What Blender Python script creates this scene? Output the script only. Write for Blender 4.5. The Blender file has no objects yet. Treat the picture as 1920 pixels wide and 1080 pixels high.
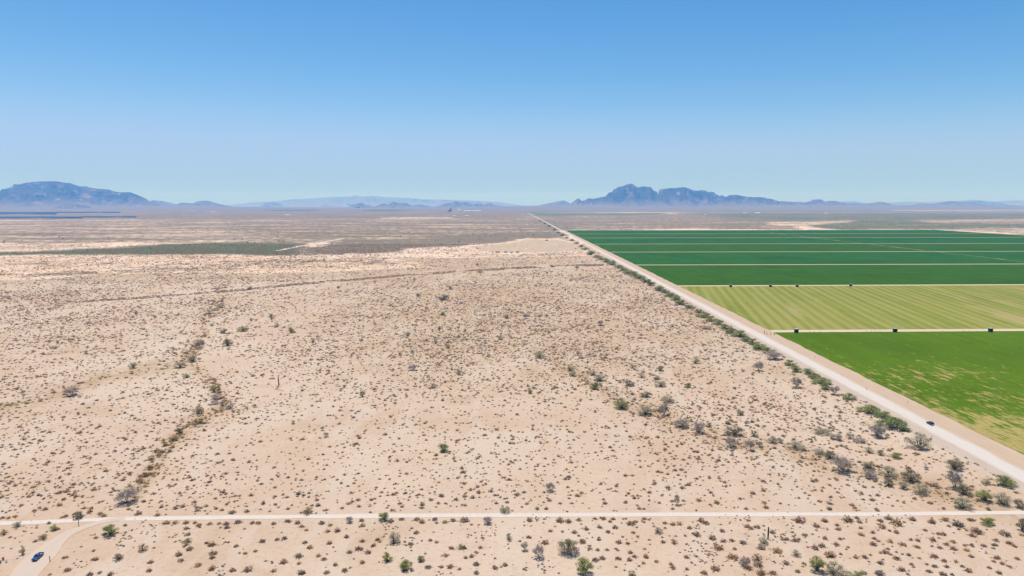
import bpy, bmesh, math, random
import numpy as np
from mathutils import Vector, Matrix

R = math.radians
rng = np.random.default_rng(7)
random.seed(7)
scene = bpy.context.scene
COL = scene.collection

# ------------------------------------------------------------------ camera
H = 120.0
F = 1281.0
YH = 383.0
PITCH = math.atan((540 - YH) / F)
cp, sp = math.cos(PITCH), math.sin(PITCH)
cam_d = bpy.data.cameras.new("camera")
cam = bpy.data.objects.new("camera", cam_d)
COL.objects.link(cam)
cam.location = (0, 0, H)
cam.rotation_euler = (R(90) - PITCH, 0, 0)
cam_d.sensor_width = 36
cam_d.lens = 36 * F / 1920
cam_d.clip_start = 1
cam_d.clip_end = 200000
scene.camera = cam


def ray(px, py):
    a = (px - 960) / F
    b = (py - 540) / F
    return a, cp - b * sp, -sp - b * cp          # x, y, z of the ray


def gp(px, py, z=0.0):
    """photo pixel -> point on the ground"""
    x, y, zz = ray(px, py)
    t = (z - H) / zz
    return x * t, y * t


def at_dist(px, py, D):
    """photo pixel -> point on the vertical plane Y = D"""
    x, y, z = ray(px, py)
    t = D / y
    return x * t, H + z * t


def mpp(py):
    return H / cp / (py - YH)


def project(X, Y, Z=0.0):
    zc = Y * cp + (H - Z) * sp
    yc = (H - Z) * cp - Y * sp
    zc = np.where(zc > 1, zc, np.nan)
    return 960 + F * X / zc, 540 + F * yc / zc


# ------------------------------------------------------------------ noise
_tab = np.random.default_rng(3).random((256, 256)).astype(np.float64)


def vnoise(x, y):
    xi, yi = np.floor(x).astype(int), np.floor(y).astype(int)
    fx, fy = x - xi, y - yi
    fx = fx * fx * (3 - 2 * fx)
    fy = fy * fy * (3 - 2 * fy)
    a = _tab[xi & 255, yi & 255]
    b = _tab[(xi + 1) & 255, yi & 255]
    c = _tab[xi & 255, (yi + 1) & 255]
    d = _tab[(xi + 1) & 255, (yi + 1) & 255]
    return (a * (1 - fx) + b * fx) * (1 - fy) + (c * (1 - fx) + d * fx) * fy


def fbm(x, y, o=5, ridged=False):  # fractal noise
    s, a, t = 0, 1.0, 0
    for k in range(o):
        n = vnoise(x * 2 ** k + 17.3 * k, y * 2 ** k + 9.1 * k)
        if ridged:
            n = 1 - np.abs(2 * n - 1)
        s = s + n * a
        t += a
        a *= 0.5
    return s / t


# ------------------------------------------------------------------ mesh helpers
def mesh_np(name, verts, faces_flat, nper, mat=None, attrs=None, smooth=False):
    """faces_flat: (n, nper) int array"""
    me = bpy.data.meshes.new(name)
    v = np.ascontiguousarray(verts, dtype=np.float32)
    f = np.ascontiguousarray(faces_flat, dtype=np.int32)
    me.vertices.add(len(v))
    me.vertices.foreach_set("co", v.ravel())
    me.loops.add(f.size)
    me.loops.foreach_set("vertex_index", f.ravel())
    me.polygons.add(len(f))
    me.polygons.foreach_set("loop_start", np.arange(0, f.size, nper, dtype=np.int32))
    me.polygons.foreach_set("loop_total", np.full(len(f), nper, dtype=np.int32))
    if smooth:
        me.polygons.foreach_set("use_smooth", np.ones(len(f), dtype=bool))
    for k, (typ, dom, dat) in (attrs or {}).items():
        at = me.attributes.new(k, typ, dom)
        d = np.ascontiguousarray(dat, dtype=np.float32).ravel()
        at.data.foreach_set({"FLOAT": "value", "FLOAT_COLOR": "color"}[typ], d)
    me.update(calc_edges=True)
    if mat:
        me.materials.append(mat)
    return me


def link(name, me, parent=None, loc=(0, 0, 0), rz=0.0):
    o = bpy.data.objects.new(name, me)
    COL.objects.link(o)
    o.location = loc
    o.rotation_euler = (0, 0, rz)
    if parent:
        o.parent = parent
    return o


def tag(o, label=None, cat=None, group=None, kind=None):
    if label:
        o["label"] = label
    if cat:
        o["category"] = cat
    if group:
        o["group"] = group
    if kind:
        o["kind"] = kind
    return o


def bm_mesh(name, bm, mat, smooth=False):
    me = bpy.data.meshes.new(name)
    bmesh.ops.recalc_face_normals(bm, faces=bm.faces)
    bm.to_mesh(me)
    bm.free()
    if smooth:
        for p in me.polygons:
            p.use_smooth = True
    me.materials.append(mat)
    return me


def bm_box(bm, x0, x1, y0, y1, z0, z1, bev=0.0):
    m = Matrix.Translation(((x0 + x1) / 2, (y0 + y1) / 2, (z0 + z1) / 2)) @ Matrix.Diagonal((x1 - x0, y1 - y0, z1 - z0, 1))
    r = bmesh.ops.create_cube(bm, size=1, matrix=m)
    if bev > 0:
        es = {e for v in r["verts"] for e in v.link_edges}
        bmesh.ops.bevel(bm, geom=list(es), offset=bev, segments=2, affect="EDGES", profile=0.5)


def tube_np(pts, rads, n=5):
    """tapered tube through pts; returns verts, quads"""
    pts = [Vector(p) for p in pts]
    V, Q = [], []
    for i, p in enumerate(pts):
        d = (pts[min(i + 1, len(pts) - 1)] - pts[max(i - 1, 0)]).normalized()
        u = d.cross(Vector((0.31, 0.77, 0.55))).normalized()
        w = d.cross(u)
        for k in range(n):
            a = 2 * math.pi * k / n
            V.append(p + (u * math.cos(a) + w * math.sin(a)) * rads[i])
    for i in range(len(pts) - 1):
        for k in range(n):
            Q.append((i * n + k, i * n + (k + 1) % n, (i + 1) * n + (k + 1) % n, (i + 1) * n + k))
    return np.array([tuple(v) for v in V]), np.array(Q)


class Tubes:
    def __init__(self):
        self.v, self.q, self.c = [], [], 0

    def add(self, pts, rads, n=5):
        v, q = tube_np(pts, rads, n)
        self.v.append(v)
        self.q.append(q + self.c)
        self.c += len(v)

    def mesh(self, name, mat):
        return mesh_np(name, np.vstack(self.v), np.vstack(self.q), 4, mat, smooth=True)


# ------------------------------------------------------------------ materials
class NT:
    def __init__(self, name):
        self.m = bpy.data.materials.new(name)
        self.m.use_nodes = True
        self.t = self.m.node_tree
        self.b = self.t.nodes["Principled BSDF"]
        self.b.inputs["Roughness"].default_value = 0.9
        self.b.inputs["Specular IOR Level"].default_value = 0.0

    def n(self, typ, **kw):
        nd = self.t.nodes.new(typ)
        for k, v in kw.items():
            setattr(nd, k, v)
        return nd

    def l(self, a, b):
        self.t.links.new(a, b)

    def setin(self, sock, v):
        if isinstance(v, bpy.types.NodeSocket):
            self.l(v, sock)
        else:
            sock.default_value = v

    def attr(self, name):
        return self.n("ShaderNodeAttribute", attribute_name=name)

    def pos(self):
        return self.n("ShaderNodeNewGeometry").outputs["Position"]

    def mapping(self, vec, scale=(1, 1, 1), rot=(0, 0, 0)):
        m = self.n("ShaderNodeMapping")
        self.l(vec, m.inputs["Vector"])
        m.inputs["Scale"].default_value = scale
        m.inputs["Rotation"].default_value = rot
        return m.outputs["Vector"]

    def noise(self, vec, scale, detail=4, rough=0.55, dist=0.0):
        n = self.n("ShaderNodeTexNoise")
        self.l(vec, n.inputs["Vector"])
        n.inputs["Scale"].default_value = scale
        n.inputs["Detail"].default_value = detail
        n.inputs["Roughness"].default_value = rough
        n.inputs["Distortion"].default_value = dist
        return n.outputs["Fac"]

    def ramp(self, fac, lo, hi, a=0.0, b=1.0):
        n = self.n("ShaderNodeMapRange", interpolation_type="SMOOTHSTEP")
        self.setin(n.inputs["Value"], fac)
        n.inputs["From Min"].default_value = lo
        n.inputs["From Max"].default_value = hi
        n.inputs["To Min"].default_value = a
        n.inputs["To Max"].default_value = b
        return n.outputs["Result"]

    def math(self, op, a, b=0.0, c=0.0, clamp=False):
        n = self.n("ShaderNodeMath", operation=op, use_clamp=clamp)
        self.setin(n.inputs[0], a)
        self.setin(n.inputs[1], b)
        if op in ("MULTIPLY_ADD",):
            self.setin(n.inputs[2], c)
        return n.outputs[0]

    def mix(self, fac, a, b, blend="MIX"):
        n = self.n("ShaderNodeMix", data_type="RGBA", blend_type=blend)
        self.setin(n.inputs["Factor"], fac)
        self.setin(n.inputs["A"], a if isinstance(a, bpy.types.NodeSocket) else (*a, 1))
        self.setin(n.inputs["B"], b if isinstance(b, bpy.types.NodeSocket) else (*b, 1))
        return n.outputs["Result"]

    def color(self, c):
        self.setin(self.b.inputs["Base Color"], c if isinstance(c, bpy.types.NodeSocket) else (*c, 1))
        return self

    def bump(self, h, strength=0.3, dist=1.0):
        n = self.n("ShaderNodeBump")
        n.inputs["Strength"].default_value = strength
        n.inputs["Distance"].default_value = dist
        self.l(h, n.inputs["Height"])
        self.l(n.outputs["Normal"], self.b.inputs["Normal"])
        return self

    def rough(self, r, spec=None):
        self.b.inputs["Roughness"].default_value = r
        if spec is not None:
            self.b.inputs["Specular IOR Level"].default_value = spec
        return self


def plain(name, c, rough=0.8, spec=0.2, metal=0.0, var=0.15):
    t = NT(name)
    p = t.n("ShaderNodeTexCoord").outputs["Object"]
    f = t.noise(p, 3.0, 3)
    t.color(t.mix(f, tuple(x * (1 - var) for x in c), tuple(min(1, x * (1 + var)) for x in c)))
    t.rough(rough, spec)
    t.b.inputs["Metallic"].default_value = metal
    return t.m


SAND_A = (0.60, 0.415, 0.285)
SAND_B = (0.675, 0.51, 0.375)
SAND_W = (0.50, 0.325, 0.19)

# ground
t = NT("desert_ground")
P = t.pos()
big = t.noise(P, 1 / 160, 4, 0.6, 0.4)
mid = t.noise(P, 1 / 22, 4, 0.6, 0.3)
fine = t.noise(P, 1 / 2.2, 4, 0.7)
sand = t.mix(t.ramp(big, 0.36, 0.64), SAND_A, SAND_B)
sand = t.mix(t.ramp(mid, 0.40, 0.66, 0, 0.55), sand, (0.66, 0.515, 0.395))
sand = t.mix(t.ramp(t.noise(P, 1 / 60, 3, 0.6, 0.6), 0.52, 0.70, 0, 0.5), sand, SAND_W)
warm = t.math("MULTIPLY", t.attr("warm").outputs["Fac"], t.ramp(t.noise(P, 1 / 9, 4), 0.32, 0.56))
sand = t.mix(warm, sand, (0.40, 0.255, 0.125))
pale = t.attr("pale").outputs["Fac"]
sand = t.mix(pale, sand, (0.56, 0.415, 0.285))
sand = t.mix(t.ramp(fine, 0.46, 0.72, 0, 0.42), sand, (0.42, 0.285, 0.19))
tuft = t.noise(P, 1 / 1.1, 2, 0.5)
sand = t.mix(t.ramp(tuft, 0.62, 0.74, 0, 0.6), sand, (0.33, 0.225, 0.145))
rill = t.noise(t.mapping(P, (1, 0.28, 1), (0, 0, R(-32))), 1 / 26, 5, 0.62, 0.8)
sand = t.mix(t.ramp(rill, 0.50, 0.60, 0, 0.35), sand, (0.68, 0.555, 0.44))
scr = t.attr("scrub").outputs["Fac"]
sn = t.noise(P, 1 / 34, 6, 0.68, 0.2)
sn2 = t.noise(t.mapping(P, (0.4, 1, 1)), 1 / 210, 6, 0.72)
k = t.math("ADD", t.math("MULTIPLY", t.math("SUBTRACT", sn, 0.5), 2.1), t.math("MULTIPLY", t.math("SUBTRACT", sn2, 0.5), 1.7))
k = t.math("MULTIPLY", t.math("ADD", t.math("SUBTRACT", scr, 0.5), k), t.ramp(scr, 0.0, 0.12))
cov = t.ramp(k, -0.22, 0.30)
scrubcol = t.mix(t.noise(P, 1 / 90, 3), (0.155, 0.122, 0.085), (0.125, 0.115, 0.074))
c = t.mix(t.math("MULTIPLY", cov, 0.9), sand, scrubcol)
grn = t.attr("green").outputs["Fac"]
gcol = t.mix(t.noise(P, 1 / 50, 4), (0.060, 0.105, 0.04), (0.095, 0.135, 0.06))
c = t.mix(t.math("MULTIPLY", grn, t.ramp(t.noise(P, 1 / 18, 4, 0.7), 0.22, 0.46, 0.35, 1.0)), c, gcol)
t.color(c)
t.bump(t.math("ADD", t.math("MULTIPLY", fine, 0.15), t.math("MULTIPLY", mid, 1.2)), 0.55, 1.0)
M_GROUND = t.m

# dirt roads: uv.x across, uv.y metres along
def road_mat(name, core, edge, wheel):
    t = NT(name)
    uv = t.n("ShaderNodeUVMap", uv_map="uv").outputs["UV"]
    sep = t.n("ShaderNodeSeparateXYZ")
    t.l(uv, sep.inputs[0])
    P = t.pos()
    n1 = t.noise(t.mapping(P, (1, 0.06, 1)), 0.9, 4, 0.6)
    n2 = t.noise(P, 0.12, 4, 0.6)
    off = t.math("ABSOLUTE", t.math("SUBTRACT", sep.outputs["X"], 0.5))
    off = t.math("ADD", off, t.math("MULTIPLY", t.math("SUBTRACT", n2, 0.5), 0.22))
    c = t.mix(t.ramp(off, 0.28, 0.50), core, edge)
    c = t.mix(t.ramp(n1, 0.42, 0.68, 0, 0.5), c, wheel)
    c = t.mix(t.ramp(t.noise(P, 1.3, 4, 0.7), 0.52, 0.75, 0, 0.3), c, (0.38, 0.29, 0.22))
    rut = t.math("SINE", t.math("ADD", t.math("MULTIPLY", sep.outputs["X"], 2 * math.pi * 4.5), t.math("MULTIPLY", t.noise(t.mapping(P, (1, 0.25, 1)), 0.08, 2), 5.0)))
    c = t.mix(t.math("MULTIPLY", t.ramp(rut, 0.35, 0.95), t.ramp(n2, 0.3, 0.65, 0.1, 0.55)), c, edge)
    t.color(c)
    t.bump(n1, 0.3, 0.4)
    return t.m


M_ROAD = road_mat("packed_dirt", (0.50, 0.445, 0.385), (0.45, 0.36, 0.285), (0.55, 0.50, 0.445))
M_TRACK = road_mat("pale_track", (0.515, 0.455, 0.39), (0.53, 0.40, 0.29), (0.555, 0.50, 0.435))
M_SHOULDER = road_mat("graded_shoulder", (0.435, 0.32, 0.225), (0.47, 0.35, 0.245), (0.36, 0.26, 0.18))
M_VERGE = road_mat("gravel_verge", (0.42, 0.335, 0.265), (0.50, 0.375, 0.275), (0.34, 0.27, 0.215))
M_DRIVE = road_mat("driveway_dirt", (0.455, 0.365, 0.295), (0.50, 0.365, 0.26), (0.485, 0.40, 0.33))
M_FARM = road_mat("farm_track", (0.50, 0.405, 0.285), (0.43, 0.35, 0.22), (0.53, 0.43, 0.315))


def crop_mat(name, a, b, stripe=None, bare=None, bscale=1 / 30, fleck=0.3):
    t = NT(name)
    P = t.pos()
    n1 = t.noise(P, 1 / 40, 4, 0.6)
    n2 = t.noise(P, 1 / 3.0, 3, 0.7)
    c = t.mix(t.ramp(n1, 0.3, 0.7), a, b)
    rows = t.noise(t.mapping(P, (1, 0.02, 1)), 1 / 5.0, 3, 0.6)
    c = t.mix(t.ramp(rows, 0.35, 0.7, 0, 0.35), c, tuple(x * 1.35 for x in b))
    wet = t.noise(P, 1 / 190, 4, 0.6, 0.5)
    c = t.mix(t.ramp(wet, 0.45, 0.7, 0, 0.4), c, tuple(x * 0.72 for x in a))
    if stripe:
        col, ang, per = stripe
        Q = t.mapping(P, (1, 1, 1), (0, 0, R(ang)))
        sx = t.n("ShaderNodeSeparateXYZ")
        t.l(Q, sx.inputs[0])
        wob = t.noise(Q, 1 / 60, 2)
        w = t.math("SINE", t.math("ADD", t.math("MULTIPLY", sx.outputs["X"], 2 * math.pi / per), t.math("MULTIPLY", wob, 0.9)))
        wide = t.noise(t.mapping(Q, (1, 0.03, 1)), 1 / 14, 3)
        f = t.math("ADD", t.math("MULTIPLY", w, 0.42), t.math("MULTIPLY", t.math("SUBTRACT", wide, 0.5), 2.6))
        c = t.mix(t.ramp(f, -0.7, 0.8, 0, 0.75), c, col)
        patch = t.noise(t.mapping(Q, (1, 0.18, 1)), 1 / 45, 4, 0.6)
        c = t.mix(t.ramp(patch, 0.56, 0.72, 0, 0.7), c, (0.35, 0.27, 0.125))
    if bare:
        ba = t.attr("bare").outputs["Fac"]
        Q = t.mapping(P, (1, 0.10, 1), (0, 0, R(2)))
        s = t.noise(Q, 1 / 3.2, 5, 0.66, 0.2)
        Q2 = t.mapping(P, (0.45, 1, 1))
        s2 = t.noise(Q2, 1 / 7, 5, 0.62, 0.3)
        sm = t.math("ADD", t.math("MULTIPLY", s, 0.62), t.math("MULTIPLY", s2, 0.38))
        s3 = t.noise(t.mapping(P, (1, 0.12, 1), (0, 0, R(2))), 1 / 1.1, 3, 0.6)
        sm = t.math("ADD", t.math("MULTIPLY", sm, 0.72), t.math("MULTIPLY", s3, 0.28))
        f = t.math("ADD", t.math("MULTIPLY", t.math("SUBTRACT", sm, 0.5), 1.5), t.math("MULTIPLY", t.math("SUBTRACT", ba, 0.5), 0.33))
        c = t.mix(t.ramp(f, -0.03, 0.09, 0, 0.85), c, bare)
    c = t.mix(t.ramp(n2, 0.45, 0.75, 0, fleck), c, tuple(x * 0.6 for x in a))
    t.color(c)
    t.bump(n2, 0.5, 0.5)
    return t.m


M_CROP_BRIGHT = crop_mat("bright_crop", (0.062, 0.118, 0.003), (0.080, 0.136, 0.006), None, (0.36, 0.27, 0.10))
M_CROP_CUT = crop_mat("mown_crop", (0.145, 0.170, 0.022), (0.170, 0.188, 0.030), ((0.30, 0.265, 0.085), 11.5, 12.0))
M_CROP_DARK = crop_mat("dark_crop", (0.029, 0.082, 0.004), (0.040, 0.097, 0.008))
M_CROP_DARK_B = crop_mat("dense_crop", (0.021, 0.084, 0.010), (0.032, 0.100, 0.016))

# plants: colour per shrub is its own colour, stored per face corner as "tint"
t = NT("desert_twigs")
tn = t.attr("tint").outputs["Color"]
t.color(t.mix(t.ramp(t.noise(t.n("ShaderNodeTexCoord").outputs["Object"], 5.0, 2), 0.3, 0.7, 0, 0.4), tn, (0.42, 0.31, 0.205)))


def translucent(t, f):
    src = t.b.inputs["Base Color"].links[0].from_socket
    tr = t.n("ShaderNodeBsdfTranslucent")
    t.l(src, tr.inputs["Color"])
    mx = t.n("ShaderNodeMixShader")
    mx.inputs[0].default_value = f
    t.l(t.b.outputs[0], mx.inputs[1])
    t.l(tr.outputs[0], mx.inputs[2])
    out = [q for q in t.t.nodes if q.type == "OUTPUT_MATERIAL"][0]
    t.l(mx.outputs[0], out.inputs["Surface"])


translucent(t, 0.45)
M_TWIGS = t.m


def leaf_mat(name, a, b):
    t = NT(name)
    P = t.n("ShaderNodeTexCoord").outputs["Object"]
    ob = t.n("ShaderNodeObjectInfo").outputs["Random"]
    f = t.noise(P, 9.0, 3, 0.7)
    c = t.mix(t.ramp(f, 0.3, 0.7), a, b)
    c = t.mix(t.math("MULTIPLY", ob, 0.45), c, tuple(x * 1.25 for x in (b[0] * 1.15, b[1] * .98, b[2])))
    t.color(c)
    t.b.inputs["Roughness"].default_value = 0.7
    translucent(t, 0.42)
    return t.m


M_LEAF = {
    "G": leaf_mat("green_leaf", (0.19, 0.23, 0.06), (0.31, 0.345, 0.115)),
    "V": leaf_mat("verge_leaf", (0.17, 0.22, 0.06), (0.27, 0.32, 0.11)),
    "O": leaf_mat("olive_leaf", (0.265, 0.265, 0.16), (0.40, 0.385, 0.25)),
    "D": leaf_mat("dark_leaf", (0.17, 0.165, 0.095), (0.28, 0.26, 0.155)),
    "S": leaf_mat("grey_twig", (0.32, 0.28, 0.235), (0.44, 0.395, 0.33)),
    "T": leaf_mat("dry_leaf", (0.22, 0.165, 0.075), (0.34, 0.26, 0.13)),
}
M_BARK = plain("bark", (0.14, 0.11, 0.085))
M_GREYBARK = plain("grey_bark", (0.22, 0.19, 0.165))
M_SAGUARO = plain("saguaro_skin", (0.075, 0.080, 0.045))
M_SAGDRY = plain("saguaro_dry_skin", (0.16, 0.11, 0.085))
M_WOOD = plain("weathered_wood", (0.16, 0.11, 0.085))
M_REDWOOD = plain("red_brown_board", (0.16, 0.06, 0.045))
M_NAVY = plain("navy_paint", (0.010, 0.028, 0.085), 0.3, 0.5, 0.2)
M_BLUEP = plain("blue_paint", (0.02, 0.075, 0.20), 0.3, 0.5, 0.2)
M_GLASS = plain("dark_glass", (0.02, 0.03, 0.04), 0.08, 0.6)
M_TYRE = plain("tyre", (0.02, 0.02, 0.02), 0.9)
M_RIM = plain("rim", (0.35, 0.35, 0.36), 0.35, 0.5, 0.7)
M_RED = plain("red_lens", (0.30, 0.015, 0.012), 0.3, 0.5)
M_LENS = plain("lamp_lens", (0.7, 0.7, 0.68), 0.2, 0.5)
M_CHROME = plain("bumper_metal", (0.5, 0.5, 0.5), 0.3, 0.5, 0.8)
M_WHITE = plain("white_sheet_metal", (0.74, 0.74, 0.72), 0.5, 0.3)
M_GREYMET = plain("grey_sheet_metal", (0.38, 0.40, 0.43), 0.5, 0.3)
M_BROWNMET = plain("brown_siding", (0.17, 0.10, 0.075), 0.7)
M_DARKMET = plain("dark_steel", (0.05, 0.055, 0.065), 0.6)
M_BALE = plain("shaded_hay", (0.030, 0.032, 0.024), 0.95)  # near black hay: shade of the backlit sides put into the colour
M_TARP = plain("pale_tarpaulin", (0.45, 0.46, 0.45), 0.6)
M_BLUETARP = plain("blue_tarpaulin", (0.05, 0.16, 0.42), 0.6)
M_CONC = plain("pale_concrete", (0.33, 0.36, 0.40), 0.8)
M_PIPE = plain("standpipe_grey", (0.22, 0.20, 0.19), 0.6)
M_PINK = plain("pink_plastic", (0.50, 0.08, 0.14), 0.5)
M_GREENP = plain("green_plastic", (0.10, 0.30, 0.12), 0.5)

# ------------------------------------------------------------------ ground with land cover
def seg_dist(px, py, pts, ys=1.0):
    d = np.full(np.shape(px), 1e9)
    for (x0, y0), (x1, y1) in zip(pts[:-1], pts[1:]):
        ax, ay = x1 - x0, (y1 - y0) * ys
        bx, by = px - x0, (py - y0) * ys
        tt = np.clip((bx * ax + by * ay) / (ax * ax + ay * ay), 0, 1)
        d = np.minimum(d, np.hypot(bx - tt * ax, by - tt * ay))
    return d


def inpoly(px, py, poly):
    ins = np.zeros(np.shape(px), bool)
    n = len(poly)
    for i in range(n):
        x0, y0 = poly[i]
        x1, y1 = poly[(i + 1) % n]
        cond = (y0 > py) != (y1 > py)
        with np.errstate(divide="ignore", invalid="ignore"):
            xi = (x1 - x0) * (py - y0) / (y1 - y0 if y1 != y0 else 1e-9) + x0
        ins ^= cond & (px < xi)
    return ins


def feather(px, py, poly, wx):
    ins = inpoly(px, py, poly)
    d = seg_dist(px, py, poly + [poly[0]], 4.0)
    s = np.where(ins, d, -d)
    return np.clip(s / wx * 0.5 + 0.5, 0, 1)


# (polygon in photo coordinates, attribute, value, feather)
COVER = [
    ([(-400, 386), (2300, 386), (2300, 398), (-400, 398)], "scrub", 0.97, 5),
    ([(-400, 396), (1000, 396), (1000, 413), (480, 414), (-400, 412)], "scrub", 0.86, 10),
    ([(-400, 411), (1022, 411), (1085, 450), (1060, 456), (-400, 458)], "scrub", 0.66, 14),
    ([(430, 415), (1020, 408), (1050, 440), (760, 450), (430, 436)], "scrub", 0.74, 20),
    ([(-400, 476), (40, 470), (180, 464), (300, 458), (440, 455), (560, 455), (556, 478), (-400, 479)], "scrub", 0.9, 8),
    ([(-400, 474), (40, 471), (180, 465), (300, 459), (470, 455), (540, 458), (535, 477), (-400, 478.5)], "green", 0.85, 10),
    ([(558, 465), (650, 450), (760, 448), (960, 437), (1052, 437), (1055, 447), (985, 448), (880, 458), (800, 470), (700, 476), (556, 477)], "scrub", 0.97, 10),
    ([(750, 466), (830, 462), (900, 470), (880, 474), (760, 474)], "scrub", 0.30, 12),
    ([(880, 472.5), (905, 458), (985, 448.5), (1052, 447), (1096, 472.5)], "scrub", 0.0, 5),
    ([(880, 472.5), (905, 458), (985, 448.5), (1052, 447), (1096, 472.5)], "pale", 1.0, 5),
    ([(935, 451), (1062, 451), (1068, 456.5), (915, 457)], "warm", 0.75, 4),
    ([(640, 474.5), (900, 473), (1098, 473), (1108, 480), (900, 482), (640, 480)], "scrub", 0.22, 5),
    ([(720, 408), (830, 407), (840, 411), (715, 412)], "scrub", 0.52, 5),
    ([(-400, 478), (700, 478), (800, 500), (480, 508), (-400, 512)], "scrub", 0.30, 10),
    ([(-400, 530), (0, 522), (60, 512), (180, 506), (190, 513), (60, 522), (-400, 536)], "scrub", 0.55, 8),
    ([(200, 502), (420, 490), (560, 486), (600, 490), (420, 503), (220, 512)], "scrub", 0.50, 10),
    ([(-400, 411), (1000, 411), (1050, 452), (-400, 456)], "warm", 0.35, 10),
    ([(-400, 479), (1100, 479), (1120, 500), (700, 520), (-400, 545)], "warm", 0.40, 14),
    ([(985, 397), (1130, 398), (1130, 403.5), (1005, 404)], "green", 0.8, 3),
    ([(1132, 398.5), (1255, 398.5), (1250, 403), (1128, 403.5)], "green", 0.85, 3),
    ([(500, 393), (590, 393), (590, 396), (500, 396)], "green", 0.7, 3),
    ([(680, 393), (765, 393), (765, 396), (680, 396)], "green", 0.8, 3),
    ([(975, 400), (1500, 403), (1500, 431), (1030, 431)], "scrub", 0.80, 10),
    ([(1260, 397), (2400, 397), (2400, 432), (1560, 431), (1480, 418), (1260, 406)], "scrub", 0.80, 12),
    ([(1300, 397), (2400, 397), (2400, 432), (1560, 431), (1480, 416), (1300, 404)], "green", 0.50, 14),
    ([(1700, 412), (1920, 410), (2300, 411), (2300, 421), (1920, 420), (1740, 417)], "scrub", 0.68, 6),
    ([(1700, 412), (1920, 410), (2300, 411), (2300, 421), (1920, 420), (1740, 417)], "green", 0.0, 6),
    ([(1745, 429), (1920, 427), (2400, 428), (2400, 470), (1925, 442)], "scrub", 0.58, 4),
    ([(1745, 429), (1920, 427), (2400, 428), (2400, 470), (1925, 442)], "green", 0.0, 4),
    ([(1440, 416), (1600, 413), (1600, 417), (1500, 424), (1440, 424)], "scrub", 0.5, 5),
    ([(1440, 416), (1600, 413), (1600, 417), (1500, 424), (1440, 424)], "green", 0.0, 5),
    ([(1670, 393.5), (2300, 393), (2300, 396.5), (1670, 396)], "scrub", 0.62, 3),
]
WASH = [(420, 540), (405, 575), (385, 605), (372, 640), (350, 680), (400, 720), (425, 760), (370, 790), (330, 820), (300, 860), (275, 895), (252, 930)]
WASH_B = [(0, 765), (120, 735), (200, 705), (300, 690), (355, 680)]
WASH_R = [(1040, 680), (1120, 715), (1180, 755), (1260, 790), (1370, 825), (1500, 850), (1620, 890), (1730, 915), (1830, 945), (1920, 965)]
HEDGE = [(150, 566), (300, 556), (440, 545), (560, 533), (660, 525), (760, 516), (900, 507), (1020, 500), (1130, 497)]
POLES = [(925, 640), (985, 590)]


def cover_attrs(X, Y):
    n = len(X)
    px, py = project(X, Y)
    bad = ~np.isfinite(px) | (Y < 50)
    px = np.where(bad, 960, px)
    py = np.where(bad, 1400, py)
    wob = (fbm(X / 300, Y / 300, 3) - 0.5)
    pxw = px + wob * 60
    pyw = py + (fbm(X / 180 + 50, Y / 180, 3) - 0.5) * np.clip((py - YH) * 0.10, 0, 6)
    A = {"scrub": np.zeros(n), "green": np.zeros(n), "warm": np.zeros(n), "pale": np.zeros(n)}
    for poly, k, v, f in COVER:
        w = feather(pxw, pyw, [(a, float(b)) for a, b in poly], f)
        A[k] = A[k] * (1 - w) + v * w
    for wsh, wd in ((WASH, 22), (WASH_B, 24), (WASH_R, 40)):
        d = seg_dist(px, py, wsh, 1.6)
        A["warm"] = np.maximum(A["warm"], np.clip(1 - d / wd, 0, 1) * np.clip((py - 540) / 200, 0.2, 0.8))
    mid = np.clip((760 - py) / 120, 0, 1) * np.clip((py - 500) / 20, 0, 1) * np.clip((px - 520) / 200, 0, 1)
    A["warm"] = np.maximum(A["warm"], mid * 0.42)
    for k in A:
        A[k][bad] = 0
    return A


def build_ground():
    rad = np.concatenate([[0.5], np.geomspace(30, 62000, 430)])
    ang = np.concatenate([np.linspace(-180, -50, 40, endpoint=False), np.linspace(-50, 50, 440, endpoint=False), np.linspace(50, 180, 40, endpoint=False)])
    a = np.radians(ang)
    na, nr = len(a), len(rad)
    X = (rad[:, None] * np.sin(a)[None, :]).ravel()
    Y = (rad[:, None] * np.cos(a)[None, :]).ravel()
    V = np.stack([X, Y, np.zeros_like(X)], 1)
    i = np.arange(nr - 1)[:, None] * na
    j = np.arange(na)[None, :]
    jn = (j + 1) % na
    Q = np.stack([i + j, i + jn, i + na + jn, i + na + j], -1).reshape(-1, 4)[:, ::-1]
    A = cover_attrs(X, Y)
    me = mesh_np("ground", V, Q, 4, M_GROUND, {k: ("FLOAT", "POINT", v) for k, v in A.items()})
    o = link("ground", me)
    tag(o, "pale pinkish desert ground running to the horizon", kind="structure")


build_ground()


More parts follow.
